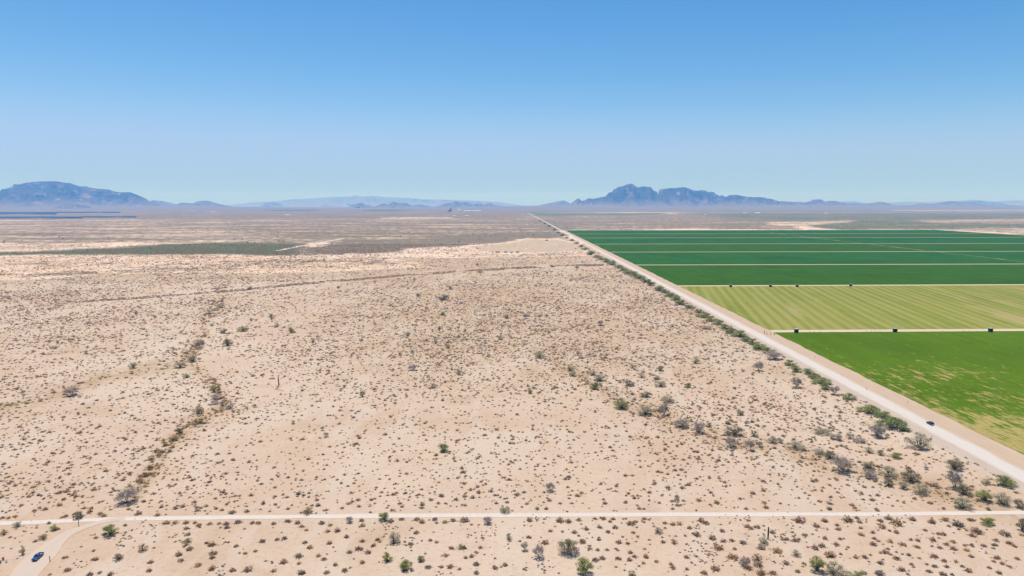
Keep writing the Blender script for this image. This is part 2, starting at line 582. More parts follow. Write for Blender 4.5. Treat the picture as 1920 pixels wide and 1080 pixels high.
# ------------------------------------------------------------------ ribbons and sheets
def ribbon(name, pts, widths, z, mat, label, step=6.0, jit=0.25, seed=1):
    r = np.random.default_rng(seed)
    P = np.array(pts, float)
    W = np.array(widths, float) if np.ndim(widths) else np.full(len(P), widths, float)
    seg = np.hypot(*np.diff(P, axis=0).T)
    s = np.concatenate([[0], np.cumsum(seg)])
    n = int(min(1500, max(8, s[-1] / step)))
    ss = np.linspace(0, s[-1], n)
    C = np.stack([np.interp(ss, s, P[:, 0]), np.interp(ss, s, P[:, 1])], 1)
    if len(P) > 2:
        for _ in range(4):
            C[1:-1] = (C[:-2] + 2 * C[1:-1] + C[2:]) / 4
    w = np.interp(ss, s, W)
    T = np.gradient(C, axis=0)
    T /= np.hypot(T[:, 0], T[:, 1])[:, None]
    N = np.stack([-T[:, 1], T[:, 0]], 1)
    nn = 5
    V, UV = [], []
    jl = (fbm(ss / 18, np.full(n, seed * 3.1), 4) - 0.5) * 4 * jit
    jr = (fbm(ss / 18, np.full(n, seed * 3.1 + 40), 4) - 0.5) * 4 * jit
    for k in range(nn):
        u = k / (nn - 1)
        off = (u - 0.5) * w + np.where(u < 0.25, jl, 0) * (k == 0) + np.where(u > 0.75, jr, 0) * (k == nn - 1)
        V.append(np.column_stack([C + N * off[:, None], np.full(n, z)]))
        UV.append(np.column_stack([np.full(n, u), ss]))
    V = np.stack(V, 1).reshape(-1, 3)
    UV = np.stack(UV, 1).reshape(-1, 2)
    i = np.arange(n - 1)[:, None] * nn
    j = np.arange(nn - 1)[None, :]
    Q = np.stack([i + j, i + nn + j, i + nn + j + 1, i + j + 1], -1).reshape(-1, 4)[:, ::-1]
    me = mesh_np(name, V, Q, 4, mat)
    uv = me.uv_layers.new(name="uv")
    uv.data.foreach_set("uv", UV[Q.ravel()].astype(np.float32).ravel())
    o = link(name, me)
    tag(o, label, kind="structure")
    return o


RX = 227.0
ribbon("dirt_road", [(RX, -300), (RX, 2000), (RX, 9800)], 10.8, 0.10, M_ROAD, "straight pale dirt road running beside the fields to the horizon", 8, 0.5, 2)
ribbon("shoulder", [(239.2, -300), (239.2, 2000), (239.2, 3200)], 15.0, 0.04, M_SHOULDER, "brown graded shoulder between dirt road and fields", 8, 0.5, 3)
ribbon("verge", [(217.5, -300), (217.5, 1500)], 9.0, 0.03, M_VERGE, "bare graded verge on the desert side of the dirt road", 8, 0.9, 4)
trk = [(-150, 984), (0, 981), (100, 978), (200, 974), (300, 972), (480, 969.5), (720, 967.5), (960, 966), (1200, 965), (1440, 964.5), (1700, 963.5), (1920, 961), (1985, 960)]
ribbon("dirt_track", [gp(*p) for p in trk], 3.4, 0.05, M_TRACK, "narrow pale dirt track crossing the foreground desert", 3, 0.35, 5)
ribbon("driveway", [gp(*p) for p in [(235, 971), (195, 978), (160, 986), (125, 1000), (95, 1025), (70, 1050), (40, 1085), (10, 1130)]], [3, 3, 3.6, 4.6, 6, 8, 9, 9], 0.08, M_DRIVE, "curving dirt driveway leading to the parked pickup", 2, 1.0, 6)
ribbon("desert_trail", [gp(*p) for p in [(520, 470), (560, 462), (600, 455), (645, 447)]], 16, 0.06, M_TRACK, "pale trail cutting diagonally through the far dark scrub", 12, 2, 7)
ribbon("lot_track", [gp(*p) for p in [(640, 475), (770, 474.2), (900, 473.8), (1095, 473.5)]], 6, 0.07, M_TRACK, "pale track along the near edge of the cleared lot", 10, 1, 8)


def clip_line(y0):
    return [(246.5, y0 + 0.0295 * 246.5), (1995, y0 + 0.0295 * 1995)]


YL = [272, 632, 996, 1347, 1715, 2067, 2442, 2786, 3173]


def field(name, ya, yb, mat, label, bare=False, z=0.15):
    nx, ny = 90, 30
    V = []
    for a in np.linspace(0, 1, ny):
        for b in np.linspace(0, 1, nx):
            x = 246.5 + (b ** 1.6) * (1995 - 246.5)
            y = ya + 7 + a * (yb - ya - 12) + 0.0295 * x
            if b == 0:
                x += (vnoise(np.array(y / 9), np.array(1.0)) - 0.5) * 2.2
            V.append((x, y, z))
    V = np.array(V)
    i = np.arange(ny - 1)[:, None] * nx
    j = np.arange(nx - 1)[None, :]
    Q = np.stack([i + j, i + j + 1, i + nx + j + 1, i + nx + j], -1).reshape(-1, 4)
    at = {}
    if bare:
        px, py = project(V[:, 0], V[:, 1])
        b = np.clip((py - 640) / 170, 0, 1) * 0.56 + np.clip((V[:, 1] < 380) * 0.15, 0, 1)
        b = b + np.exp(-((px - 1760) / 90) ** 2 - ((py - 700) / 14) ** 2) * 0.35
        b = b + np.clip((268 - V[:, 0]) / 30, 0, 1) * 0.25
        at["bare"] = ("FLOAT", "POINT", np.clip(b, 0, 1))
    o = link(name, mesh_np(name, V, Q, 4, mat, at))
    tag(o, label, kind="structure")


labs = ["bright green crop field with tan bare streaks at right foreground", "mown yellow green field with diagonal stripes",
        "dark green field just beyond the mown striped field", "second dark green field strip beyond the striped field",
        "third dark green field strip beyond the striped field", "fourth dark green field strip beyond the striped field",
        "fifth dark green field strip beyond the striped field", "farthest thin dark green field strip"]
mats = [M_CROP_BRIGHT, M_CROP_CUT, M_CROP_DARK, M_CROP_DARK_B, M_CROP_DARK, M_CROP_DARK_B, M_CROP_DARK, M_CROP_DARK_B]
for i in range(8):
    field("field", YL[i], YL[i + 1], mats[i], labs[i], bare=(i == 0))
for i, y in enumerate(YL[1:]):
    l = clip_line(y)
    ribbon("farm_track", [l[0], ((l[0][0] + l[1][0]) / 2, (l[0][1] + l[1][1]) / 2), l[1]], 15 if i == 0 else 12 if i < 3 else 12, 0.12, M_FARM, "straight tan farm track along field edge", 14, 0.5, 10 + i)
ribbon("field_ditch", [(1072, 1010), (1080, 2000), (1090, 2900)], 2.2, 0.2, M_FARM, "thin tan ditch line running lengthwise through the green fields", 20, 1.5, 30)

# ------------------------------------------------------------------ mountains
def rock_mat(name, a, b, pale):
    t = NT(name)
    P = t.pos()
    n1 = t.noise(P, 1 / 420, 6, 0.65)
    n2 = t.noise(t.mapping(P, (1, 1, 1.6)), 1 / 330, 6, 0.62, 0.4)
    c = t.mix(t.ramp(n1, 0.35, 0.65), a, b)
    c = t.mix(t.ramp(n2, 0.53, 0.66, 0, 0.8), c, pale)  # pale cliff patches, strengthened to stand in for sunlit faces
    c = t.mix(t.ramp(t.noise(t.mapping(P, (1, 1, 3.0)), 1 / 260, 5, 0.7), 0.52, 0.60, 0, 0.7), c, tuple(x * 0.45 for x in a))  # darker patches: relief shading put into the rock colour
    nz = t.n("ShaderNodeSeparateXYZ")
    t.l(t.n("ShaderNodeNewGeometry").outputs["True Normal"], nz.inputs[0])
    sz = t.n("ShaderNodeSeparateXYZ")
    t.l(P, sz.inputs[0])
    low = t.math("ADD", sz.outputs["Z"], t.math("MULTIPLY", t.math("SUBTRACT", n1, 0.5), 420.0))
    c = t.mix(t.ramp(low, 90, 330, 0.75, 0.0), c, (0.215, 0.175, 0.14))
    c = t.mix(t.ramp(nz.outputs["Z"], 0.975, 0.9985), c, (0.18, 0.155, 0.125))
    t.color(c)
    t.bump(n2, 0.9, 50.0)
    return t.m


M_ROCK = rock_mat("brown_rock", (0.055, 0.048, 0.042), (0.105, 0.082, 0.068), (0.33, 0.26, 0.20))
M_ROCKF = rock_mat("far_rock_hazed", (0.19, 0.15, 0.125), (0.24, 0.185, 0.15), (0.28, 0.215, 0.175))  # paler than the near rock, painting in airlight the haze lacks


def mountain(name, prof, D, label, k=2.4, skirt=0.0, skl=2600, mat=None, rugged=0.5, du=None, seed=1):
    prof = sorted(prof)
    D *= 1.6 if D < 25000 else 1.4
    du = (du or 28) * 1.4
    skirt *= 0.9
    skl *= 1.7
    W = [at_dist(px, py, D) for px, py in prof]
    xs = np.array([w[0] for w in W])
    zs = np.maximum(np.array([w[1] for w in W]), 0)
    span = xs[-1] - xs[0]
    nu = int(np.clip(span / (du or 28), 40, 420))
    ext = skl if skirt else 0
    u = np.concatenate([np.linspace(xs[0] - ext, xs[0], 14, endpoint=False), np.linspace(xs[0], xs[-1], nu), np.linspace(xs[-1], xs[-1] + ext, 15)[1:]]) if ext else np.linspace(xs[0], xs[-1], nu)
    Hh = np.interp(u, xs, zs, left=0, right=0)
    hm = zs.max()
    ex = fbm(u / (span * 0.02 + 60) + seed, np.full(len(u), seed * 1.7), 4, True) - 0.55
    Hh = np.maximum(Hh + ex * hm * 0.05 * np.clip(Hh / hm * 3, 0, 1) * rugged * 2, 0)
    Wd = k * hm
    nd = 90
    s = np.linspace(-1, 1, nd)
    far = max(Wd, skl if skirt else 0) * 1.02
    dd = np.sign(s) * (np.abs(s) ** 1.7) * far
    UU, DD = np.meshgrid(u, dd, indexing="xy")
    HH = np.broadcast_to(Hh, UU.shape)
    warp = fbm(UU / (hm * 1.1) + seed * 5, DD / (hm * 4.0) + seed, 4, True)
    w = k * np.maximum(HH, hm * 0.12) * (0.45 + 1.05 * warp)
    tt = np.clip(np.abs(DD) / w, 0, 1)
    Z = HH * (1 - tt) ** 1.15
    rid = fbm(UU / (hm * 0.34) + seed * 3, DD / (hm * 0.55), 6, True) - 0.60
    Z = Z + rid * hm * rugged * 1.6 * np.clip(tt * 5, 0, 1) * np.clip(Z / hm * 2.0, 0, 1)
    Z = np.minimum(Z, HH + 0 * Z) if True else Z
    if skirt:
        pres = np.interp(u, [xs[0] - ext, xs[0], xs[-1], xs[-1] + ext], [0, 1, 1, 0])[None, :]
        sk = skirt * np.clip(1 - np.abs(DD) / skl, 0, 1) ** 1.4 * pres * (0.8 + 0.4 * fbm(UU / 900, DD / 900, 3))
        Z = np.maximum(Z, sk)
    Z = np.maximum(Z, 0) - 0.5
    V = np.stack([UU, DD + D, Z], -1).reshape(-1, 3)
    n1 = len(u)
    i = np.arange(nd - 1)[:, None] * n1
    j = np.arange(n1 - 1)[None, :]
    Q = np.stack([i + j, i + j + 1, i + n1 + j + 1, i + n1 + j], -1).reshape(-1, 4)
    o = link(name, mesh_np(name, V, Q, 4, mat or M_ROCK, smooth=False))
    tag(o, label, kind="structure")
    return o


mountain("mountain", [(-260, 391), (-180, 378), (-110, 372), (-40, 369), (0, 365), (20, 357), (32, 349), (44, 343.5), (68, 341), (105, 340), (135, 345), (158, 351), (200, 356), (215, 361), (228, 361), (245, 360), (262, 367), (280, 378), (300, 382), (318, 384), (345, 389)], 12000,
         "broad flat topped blue mountain at far left", 2.6, 95, 2600, rugged=0.45, seed=2)
mountain("hill", [(92, 394), (110, 386), (130, 379.5), (150, 380), (165, 386), (176, 393)], 10400, "small low hill before the left mountain", 2.5, seed=4)
mountain("hill", [(262, 388), (285, 375.5), (305, 377), (322, 381), (345, 386)], 19000, "faint low hill right of the left mountain", 3, seed=5)
mountain("hill", [(318, 390), (340, 380), (362, 381), (385, 380), (412, 383), (445, 389)], 14000, "low brown ridge right of the left mountain", 2.5, seed=6)
mountain("hill", [(362, 386), (373, 377), (388, 376), (402, 379.5), (420, 386)], 19000, "small blue hill behind the low left ridge", 3, seed=7)
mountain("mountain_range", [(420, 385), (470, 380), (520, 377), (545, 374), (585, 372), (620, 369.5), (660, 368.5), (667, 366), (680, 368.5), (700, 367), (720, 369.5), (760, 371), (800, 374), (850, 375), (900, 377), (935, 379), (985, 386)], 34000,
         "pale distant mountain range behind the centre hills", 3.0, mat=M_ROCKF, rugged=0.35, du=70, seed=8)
mountain("hill", [(488, 388), (498, 381), (512, 379), (522, 381), (534, 388)], 22000, "faint small hill before the pale range", 3, seed=9)
mountain("hill", [(652, 392), (664, 385), (671, 381), (678, 380), (686, 384.5), (696, 386), (708, 391)], 15000, "lone dark cone hill left of centre", 2.4, seed=10, du=12)
mountain("hill", [(698, 392), (706, 386), (718, 381.5), (728, 384), (737, 378), (748, 381), (760, 380), (771, 385), (790, 383.5), (802, 386), (822, 391)], 15000, "jagged dark hills left of the distant plant", 2.4, seed=11, du=15)
mountain("hill", [(810, 392), (822, 386), (835, 381.5), (848, 380), (854, 377), (861, 380), (872, 378.5), (885, 382), (896, 381.5), (901, 380), (906, 384), (918, 381), (930, 385), (955, 387), (980, 391)], 15000, "jagged dark hills behind the distant plant", 2.4, seed=12, du=15)
mountain("hill", [(995, 390), (1015, 384), (1035, 380), (1048, 377), (1058, 376), (1068, 381), (1082, 388)], 16500, "smooth blue hill left of the craggy mountain", 2.6, seed=13)
mountain("mountain", [(1030, 393), (1068, 383), (1078, 376.5), (1085, 372.5), (1090, 377), (1099, 374), (1105, 371), (1112, 373), (1135, 369), (1142, 362), (1150, 359.5), (1152, 355), (1160, 351.5), (1170, 348), (1180, 345.5), (1190, 349), (1196, 352), (1203, 350), (1208, 349), (1215, 350), (1222, 357), (1228, 360), (1233, 366), (1239, 362), (1242, 355), (1250, 353.5), (1262, 354), (1268, 352), (1275, 350.5), (1285, 353), (1294, 356.5), (1305, 358.5), (1312, 357), (1322, 359), (1335, 363), (1350, 367.5), (1358, 369), (1368, 367), (1383, 366), (1398, 370), (1408, 369), (1425, 369.5), (1440, 373), (1455, 376), (1480, 378), (1505, 380), (1515, 379), (1527, 376), (1533, 374.5), (1543, 378), (1552, 377.5), (1567, 377), (1580, 381), (1592, 382), (1603, 380.5), (1616, 383), (1632, 381), (1650, 379), (1668, 383), (1690, 386), (1712, 391)], 13000,
         "craggy twin peaked blue mountain right of centre", 2.3, 105, 2700, rugged=0.75, du=14, seed=14)
mountain("hill", [(1695, 391), (1712, 385), (1726, 381), (1736, 382.5), (1752, 382), (1768, 379), (1782, 377), (1800, 378), (1812, 378.5), (1832, 381), (1852, 384), (1905, 385), (1990, 388), (2040, 391)], 14000, "long low hill at far right", 2.6, 60, 2200, seed=15)
mountain("hill", [(1800, 384), (1816, 378), (1838, 377), (1856, 379.5), (1872, 380), (1890, 384), (1910, 387)], 20000, "faint blue hill behind the far right hill", 3, seed=16)
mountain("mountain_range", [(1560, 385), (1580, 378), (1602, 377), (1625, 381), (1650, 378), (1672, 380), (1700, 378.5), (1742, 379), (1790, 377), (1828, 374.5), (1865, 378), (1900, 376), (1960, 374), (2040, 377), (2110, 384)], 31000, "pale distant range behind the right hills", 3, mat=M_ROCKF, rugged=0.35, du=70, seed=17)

# ------------------------------------------------------------------ plant templates
def tri_soup(centres, size, r, elong=1.0, up=None):
    """one small random triangle per centre"""
    n = len(centres)
    a = r.normal(size=(n, 3))
    a /= np.linalg.norm(a, axis=1)[:, None]
    if up is not None:
        a = a * 0.6 + up
        a /= np.linalg.norm(a, axis=1)[:, None]
    b = r.normal(size=(n, 3))
    b -= a * (a * b).sum(1)[:, None]
    b /= np.linalg.norm(b, axis=1)[:, None]
    s = size * (0.6 + 0.8 * r.random(n))[:, None]
    v = np.stack([centres + a * s * elong, centres - a * s * elong * 0.6 + b * s * 0.7, centres - a * s * elong * 0.6 - b * s * 0.7], 1)
    return v


def low_shrub_tris(r, n, leaf):
    """dome of twigs: width 1, height 1"""
    th = r.random(n) * 2 * np.pi
    el = np.arcsin(r.random(n) ** 0.8)
    lump = 0.75 + 0.35 * np.sin(th * 3 + r.random() * 6) * np.cos(th * 2 + r.random() * 6)
    rad = (0.35 + 0.65 * r.random(n) ** 0.6) * lump
    d = np.stack([np.cos(el) * np.cos(th), np.cos(el) * np.sin(th), np.sin(el)], 1)
    c = d * rad[:, None] * np.array([0.5, 0.5, 0.95])
    c[:, 2] = np.maximum(c[:, 2], leaf * 0.4)
    skirt = r.random(n) < 0.22
    c[skirt, :2] *= 1.45
    c[skirt, 2] *= 0.25
    v = tri_soup(c, leaf, r, 1.6, d)
    v[:, :, 2] = np.maximum(v[:, :, 2], 0.0)
    return v


TINTS = np.array([(0.40, 0.265, 0.18), (0.48, 0.315, 0.19), (0.31, 0.225, 0.165), (0.50, 0.345, 0.155), (0.29, 0.235, 0.19), (0.36, 0.285, 0.16)])
TPROB = np.array([0.30, 0.20, 0.16, 0.10, 0.14, 0.10])


def scatter_mesh(name, X, Y, Wd, Hg, tint, templates, r):
    """many shrubs in one mesh"""
    n = len(X)
    which = r.integers(0, len(templates), n)
    ang = r.random(n) * 2 * np.pi
    out, cols = [], []
    for k, T in enumerate(templates):
        m = which == k
        if not m.any():
            continue
        c, s = np.cos(ang[m]), np.sin(ang[m])
        tx, ty, tz = T[..., 0].ravel(), T[..., 1].ravel(), T[..., 2].ravel()
        vx = (c[:, None] * tx - s[:, None] * ty) * Wd[m][:, None] + X[m][:, None]
        vy = (s[:, None] * tx + c[:, None] * ty) * Wd[m][:, None] + Y[m][:, None]
        vz = tz[None, :] * Hg[m][:, None]
        out.append(np.stack([vx, vy, vz], -1).reshape(-1, 3))
        cc = np.repeat(tint[m], len(tx), axis=0)
        cols.append(cc)
    V = np.vstack(out)
    C = np.column_stack([np.vstack(cols), np.ones(len(V))])
    Fc = np.arange(len(V)).reshape(-1, 3)
    return mesh_np(name, V, Fc, 3, M_TWIGS, {"tint": ("FLOAT_COLOR", "POINT", C)})


# ------------------------------------------------------------------ low shrubs: the 300 that show largest, one object each
ci = lambda ox, oy, L: [(ox + x / 4, oy + y / 4, w / 4) for x, y, w in L]
LOW = ci(0, 810, [(605, 640, 60), (750, 620, 50), (780, 635, 50), (490, 640, 40), (110, 640, 40), (20, 650, 40), (370, 690, 40), (1240, 690, 60), (1310, 688, 50), (1400, 688, 50), (1460, 688, 40), (1570, 696, 50), (1640, 692, 40), (1700, 696, 60), (1780, 684, 60), (1890, 690, 50), (1400, 730, 50), (1490, 710, 40), (1700, 724, 50), (720, 800, 40), (1405, 825, 80), (1590, 855, 70), (1420, 885, 70), (1600, 920, 70), (1345, 925, 60), (1770, 862, 50), (1840, 918, 40), (1360, 970, 50), (1130, 985, 60), (1490, 1005, 70), (1590, 1035, 70), (1740, 1045, 60), (1855, 1045, 80), (500, 1045, 60), (670, 1078, 60), (825, 1078, 60), (1120, 1045, 50), (1040, 620, 70), (1180, 632, 50), (1740, 612, 60), (1855, 602, 50)])
LOW += ci(480, 810, [(20, 690, 50), (130, 695, 50), (240, 675, 60), (310, 690, 50), (340, 715, 50), (495, 690, 60), (560, 705, 40), (790, 672, 50), (1010, 676, 60), (800, 710, 50), (615, 746, 60), (540, 750, 50), (680, 795, 50), (155, 814, 45), (370, 835, 50), (400, 875, 50), (555, 840, 50), (800, 825, 50), (910, 815, 50), (1090, 660, 50), (1205, 662, 60), (1245, 684, 60), (1340, 662, 50), (1415, 684, 50), (1480, 670, 60), (1565, 672, 80), (1200, 762, 60), (1310, 818, 40), (1355, 834, 40), (770, 884, 70), (705, 910, 50), (840, 908, 60), (880, 858, 50), (1550, 876, 80), (1465, 880, 50), (1685, 874, 40), (320, 936, 70), (510, 960, 50), (205, 984, 70), (320, 993, 40), (595, 1005, 50), (800, 985, 50), (665, 1045, 60), (340, 1066, 70), (530, 1060, 60), (130, 1050, 50), (1290, 1020, 60), (1390, 1020, 45), (1455, 1020, 60), (1525, 1034, 40), (1575, 950, 40), (1615, 940, 50), (1655, 1000, 60), (1795, 1030, 50), (1870, 1005, 50), (1650, 1066, 50), (1160, 846, 60)])
LOW += ci(960, 810, [(130, 670, 60), (355, 676, 70), (425, 680, 60), (500, 665, 50), (685, 658, 50), (760, 660, 45), (735, 678, 40), (885, 695, 70), (990, 658, 45), (1145, 690, 45), (1210, 700, 50), (560, 735, 50), (655, 720, 50), (770, 724, 50), (465, 760, 50), (720, 755, 50), (285, 748, 40), (125, 795, 50), (245, 840, 70), (525, 834, 60), (800, 836, 60), (910, 760, 40), (650, 814, 40), (1330, 726, 50), (1415, 674, 60), (1450, 690, 60), (1385, 780, 70), (1500, 806, 70), (1575, 750, 50), (1730, 840, 60), (1650, 820, 50), (1550, 880, 90), (1770, 716, 60), (1845, 720, 50), (1870, 880, 70), (1655, 946, 90), (1745, 976, 90), (1850, 1006, 80), (1770, 1026, 90), (1525, 1038, 80), (1440, 1064, 60), (1310, 945, 50), (1005, 945, 60), (680, 955, 60), (795, 955, 60), (880, 968, 50), (620, 968, 60), (890, 910, 50), (715, 890, 40), (645, 890, 40), (985, 988, 40), (1080, 978, 40), (1205, 1025, 60), (1310, 1034, 40), (1190, 998, 40), (1870, 1070, 90)])
LOW += ci(1440, 810, [(30, 760, 60), (230, 675, 90), (430, 676, 60), (605, 672, 90), (665, 650, 50), (685, 684, 50), (905, 658, 70), (970, 696, 100), (1090, 665, 60), (1230, 686, 70), (1330, 666, 60), (1420, 705, 90), (1515, 665, 60), (365, 715, 60), (530, 738, 50), (515, 704, 40), (860, 720, 70), (785, 760, 50), (695, 728, 40), (280, 780, 60), (205, 820, 60), (140, 810, 50), (425, 804, 50), (510, 850, 60), (540, 808, 40), (700, 778, 60), (795, 805, 45), (790, 850, 60), (1180, 744, 40), (1070, 814, 40), (1125, 820, 50), (1280, 770, 50), (1320, 775, 50), (1570, 756, 110), (1530, 785, 60), (1785, 775, 100), (1240, 816, 60), (1340, 848, 50), (1390, 830, 50), (1010, 850, 60), (920, 830, 50), (1120, 870, 60), (1285, 874, 50), (1390, 884, 60), (880, 910, 60), (900, 884, 40), (1475, 858, 40), (1525, 854, 40), (1620, 860, 50), (1710, 818, 50), (1710, 854, 40), (1810, 840, 60), (1850, 864, 50), (75, 902, 90), (140, 996, 60), (270, 994, 50), (225, 1054, 50), (470, 938, 90), (400, 862, 60), (350, 876, 70), (655, 948, 50), (725, 944, 50), (965, 955, 60), (840, 990, 60), (1250, 942, 70), (1315, 974, 50), (1525, 940, 50), (1490, 894, 50), (1715, 950, 70), (1695, 978, 40), (1755, 994, 50), (1865, 955, 50), (1075, 998, 40), (1245, 1014, 50), (1455, 1014, 40), (1005, 1042, 80), (830, 1070, 80), (1205, 1050, 50), (1310, 1075, 70), (1500, 1050, 60), (1655, 1024, 40), (1730, 1065, 50), (710, 1065, 60), (30, 1066, 70)])

LOOKS = ["brown grey", "tan brown", "dark grey", "dry golden", "slate grey", "olive brown"]
lr = np.random.default_rng(11)
low_me = {}
for ti in range(6):
    for v in range(3):
        T = low_shrub_tris(lr, 150, 0.078)
        V = T.reshape(-1, 3)
        C = np.column_stack([np.repeat(TINTS[ti][None], len(V), 0), np.ones(len(V))])
        low_me[ti, v] = mesh_np("low_shrub", V, np.arange(len(V)).reshape(-1, 3), 3, M_TWIGS, {"tint": ("FLOAT_COLOR", "POINT", C)})


def area_low(x, y):
    if y < 972:
        return "just beyond the narrow dirt track"
    if y < 990:
        return "lining the near edge of the narrow dirt track"
    s = "left" if x < 480 else "left of centre" if x < 960 else "right of centre" if x < 1440 else "right"
    return "on open foreground sand " + ("at " if s in ("left", "right") else "") + s


# about fifty more, between the track and the open flat
while len(LOW) < 300:
    x = lr.uniform(0, 1800)
    y = lr.uniform(925, 958)
    if all(abs(x - a) > 16 or abs(y - b) > 9 for a, b, _ in LOW):
        LOW.append((x, y, lr.uniform(9, 13)))
for i, (x, y, w) in enumerate(LOW[:300]):
    ti = int(lr.choice(6, p=[.3, .16, .2, .08, .16, .1]))
    X, Y = gp(x, y - 1)
    s = w * mpp(y) * 1.1
    o = link("low_shrub", low_me[ti, i % 3], None, (X, Y, 0), lr.random() * 6.28)
    o.scale = (s, s * lr.uniform(.85, 1.1), s * lr.uniform(0.36, 0.55))
    tag(o, f"low {LOOKS[ti]} desert shrub {area_low(x, y)}", "shrub", "low desert shrubs in the foreground")

# ------------------------------------------------------------------ low scrub: all the thousands beyond, one mass
def density(px, py):
    """shrubs per square metre"""
    X = (px - 960) * mpp(py)
    d = np.interp(py, [455, 480, 520, 560, 650, 760, 860, 960, 1080, 1300], [1 / 85, 1 / 58, 1 / 36, 1 / 22, 1 / 12, 1 / 10, 1 / 11, 1 / 14, 1 / 28, 1 / 30])
    return d


NS = 60000
N_try = 900000
sr = np.random.default_rng(21)
# sample on the ground, weighted by what shows: uniform in world inside the view wedge
Dmin, Dmax = 165.0, 2080.0
Yw = np.sqrt(sr.random(N_try) * (Dmax ** 2 - Dmin ** 2) + Dmin ** 2)
Xw = (sr.random(N_try) * 2 - 1) * 0.86 * Yw
area_per = (0.86 * (Dmax ** 2 - Dmin ** 2)) / N_try
px, py = project(Xw, Yw)
dens = density(px, np.clip(py, 440, 1290))
mod = fbm(Xw / 55, Yw / 55, 4)
mod2 = fbm(Xw / 220 + 9, Yw / 220, 3)
dens = dens * np.clip(1 + (mod - 0.5) * 2.6, 0.4, 1.8) * np.clip(1 + (mod2 - 0.5) * 1.3, 0.6, 1.5)
A = cover_attrs(Xw, Yw)
for wsh, wd, gain in ((WASH, 15, 3.2), (WASH_B, 12, 1.6), (WASH_R, 26, 0.8)):
    d = seg_dist(px, py, wsh, 1.5)
    fade = np.clip((py - 600) / 130, 0.12, 1) if gain > 3 else 1.0
    dens = dens * (1 + gain * fade * np.clip((mod - 0.25) * 3, 0.1, 1.4) * np.clip(1 - d / (wd * (0.4 + mod)), 0, 1))
hd = seg_dist(px, py, HEDGE, 1.0)
dens = np.where((hd < 5) & (hd > 2.2), dens * 0.3, dens) + np.where((hd < 2.0) & (mod > 0.36), 1 / 7, 0)
dens = dens * (1 + 0.45 * np.clip(1 - np.hypot((px - 850) / 280, (py - 570) / 60), 0, 1))
dens = dens * (1 + 0.6 * np.clip(1 - np.hypot((px - 1180) / 170, (py - 660) / 50), 0, 1))
dens = dens * (1 + 2.5 * np.clip(A["scrub"] - 0.25, 0, 1)) * (1 - 0.97 * A["pale"])
keep = (sr.random(N_try) < dens * area_per) & (Xw < 216.5) & (py < 1130)
# keep clear of the tracks
for pts_, hw in ((trk, 2.6), ([(235, 971), (195, 978), (160, 986), (125, 1000), (95, 1025), (70, 1050), (40, 1085), (10, 1130)], 6.0)):
    W_ = [gp(*p) for p in pts_]
    keep &= seg_dist(Xw, Yw, W_) > hw
# the foreground ones are objects of their own
keep &= ~((py > 960) & (sr.random(N_try) < 0.45)) & ~((py > 925) & (py <= 960) & (sr.random(N_try) < 0.15))
Xs, Ys, pys = Xw[keep], Yw[keep], py[keep]
washd = np.minimum(seg_dist(px[keep], pys, WASH, 1.5), seg_dist(px[keep], pys, WASH_B, 1.5))
n = len(Xs)
size = np.clip(sr.lognormal(0.20, 0.45, n), 0.5, 3.2) * np.interp(Ys, [200, 500, 900, 2000], [0.88, 1.06, 1.30, 1.75])
size = size * np.where(washd < 10, 1.35, 1.0)
ht = size * sr.uniform(0.34, 0.52, n)
ti = sr.choice(6, size=n, p=TPROB)
ti = np.where((washd < 14) & (sr.random(n) < 0.5), 3, ti)
tint = TINTS[ti] * sr.uniform(0.8, 1.2, n)[:, None]
# tiny dark tufts in patches on the near sand
CL = [(235, 1008, 16, 18), (225, 1022, 14, 9), (277, 990, 24, 20), (330, 1005, 15, 10), (150, 1055, 20, 12), (420, 1018, 12, 8), (412, 1072, 20, 12), (57, 998, 30, 8), (750, 1022, 30, 26), (720, 990, 26, 20), (910, 1000, 30, 26), (520, 1055, 14, 6), (725, 1050, 16, 6), (830, 1075, 20, 8), (1320, 1030, 30, 36), (1305, 985, 14, 10), (1008, 985, 30, 14), (1370, 975, 16, 12), (1402, 975, 14, 8), (1335, 1050, 26, 18), (980, 1070, 20, 8), (1020, 1062, 16, 8), (1465, 1005, 28, 30), (1462, 974, 18, 10), (1465, 1048, 26, 16), (1640, 976, 20, 8), (1700, 973, 16, 8), (1820, 980, 20, 6)]
tx, ty = [], []
for x, y, r_, c_ in CL:
    a = sr.normal(size=(c_, 2)) * [r_ * 0.6, r_ * 0.32]
    for q in a:
        X, Y = gp(x + q[0], y + q[1])
        tx.append(X)
        ty.append(Y)
k = len(tx)
Xs = np.concatenate([Xs, tx])
Ys = np.concatenate([Ys, ty])
tsz = sr.uniform(0.55, 1.15, k)
size = np.concatenate([size, tsz])
ht = np.concatenate([ht, tsz * 0.42])
tint = np.vstack([tint, TINTS[4][None] * sr.uniform(0.6, 1.0, k)[:, None]])
near = Ys < 520
T_near = [low_shrub_tris(sr, 60, 0.12) for _ in range(8)]
T_far = [low_shrub_tris(sr, 18, 0.25) for _ in range(8)]
print("scrub count", len(Xs), int(near.sum()))
m1 = scatter_mesh("desert_scrub", Xs[near], Ys[near], size[near], ht[near], tint[near], T_near, sr)
m2 = scatter_mesh("desert_scrub_far", Xs[~near], Ys[~near], size[~near], ht[~near], tint[~near], T_far, sr)
bmx = bmesh.new()
bmx.from_mesh(m1)
bmx.from_mesh(m2)
me = bpy.data.meshes.new("desert_scrub")
bmx.to_mesh(me)
bmx.free()
me.materials.append(M_TWIGS)
bpy.data.meshes.remove(m1)
bpy.data.meshes.remove(m2)
tag(link("desert_scrub", me), "countless small brown shrubs dotting the desert flat", "scrub", kind="stuff")

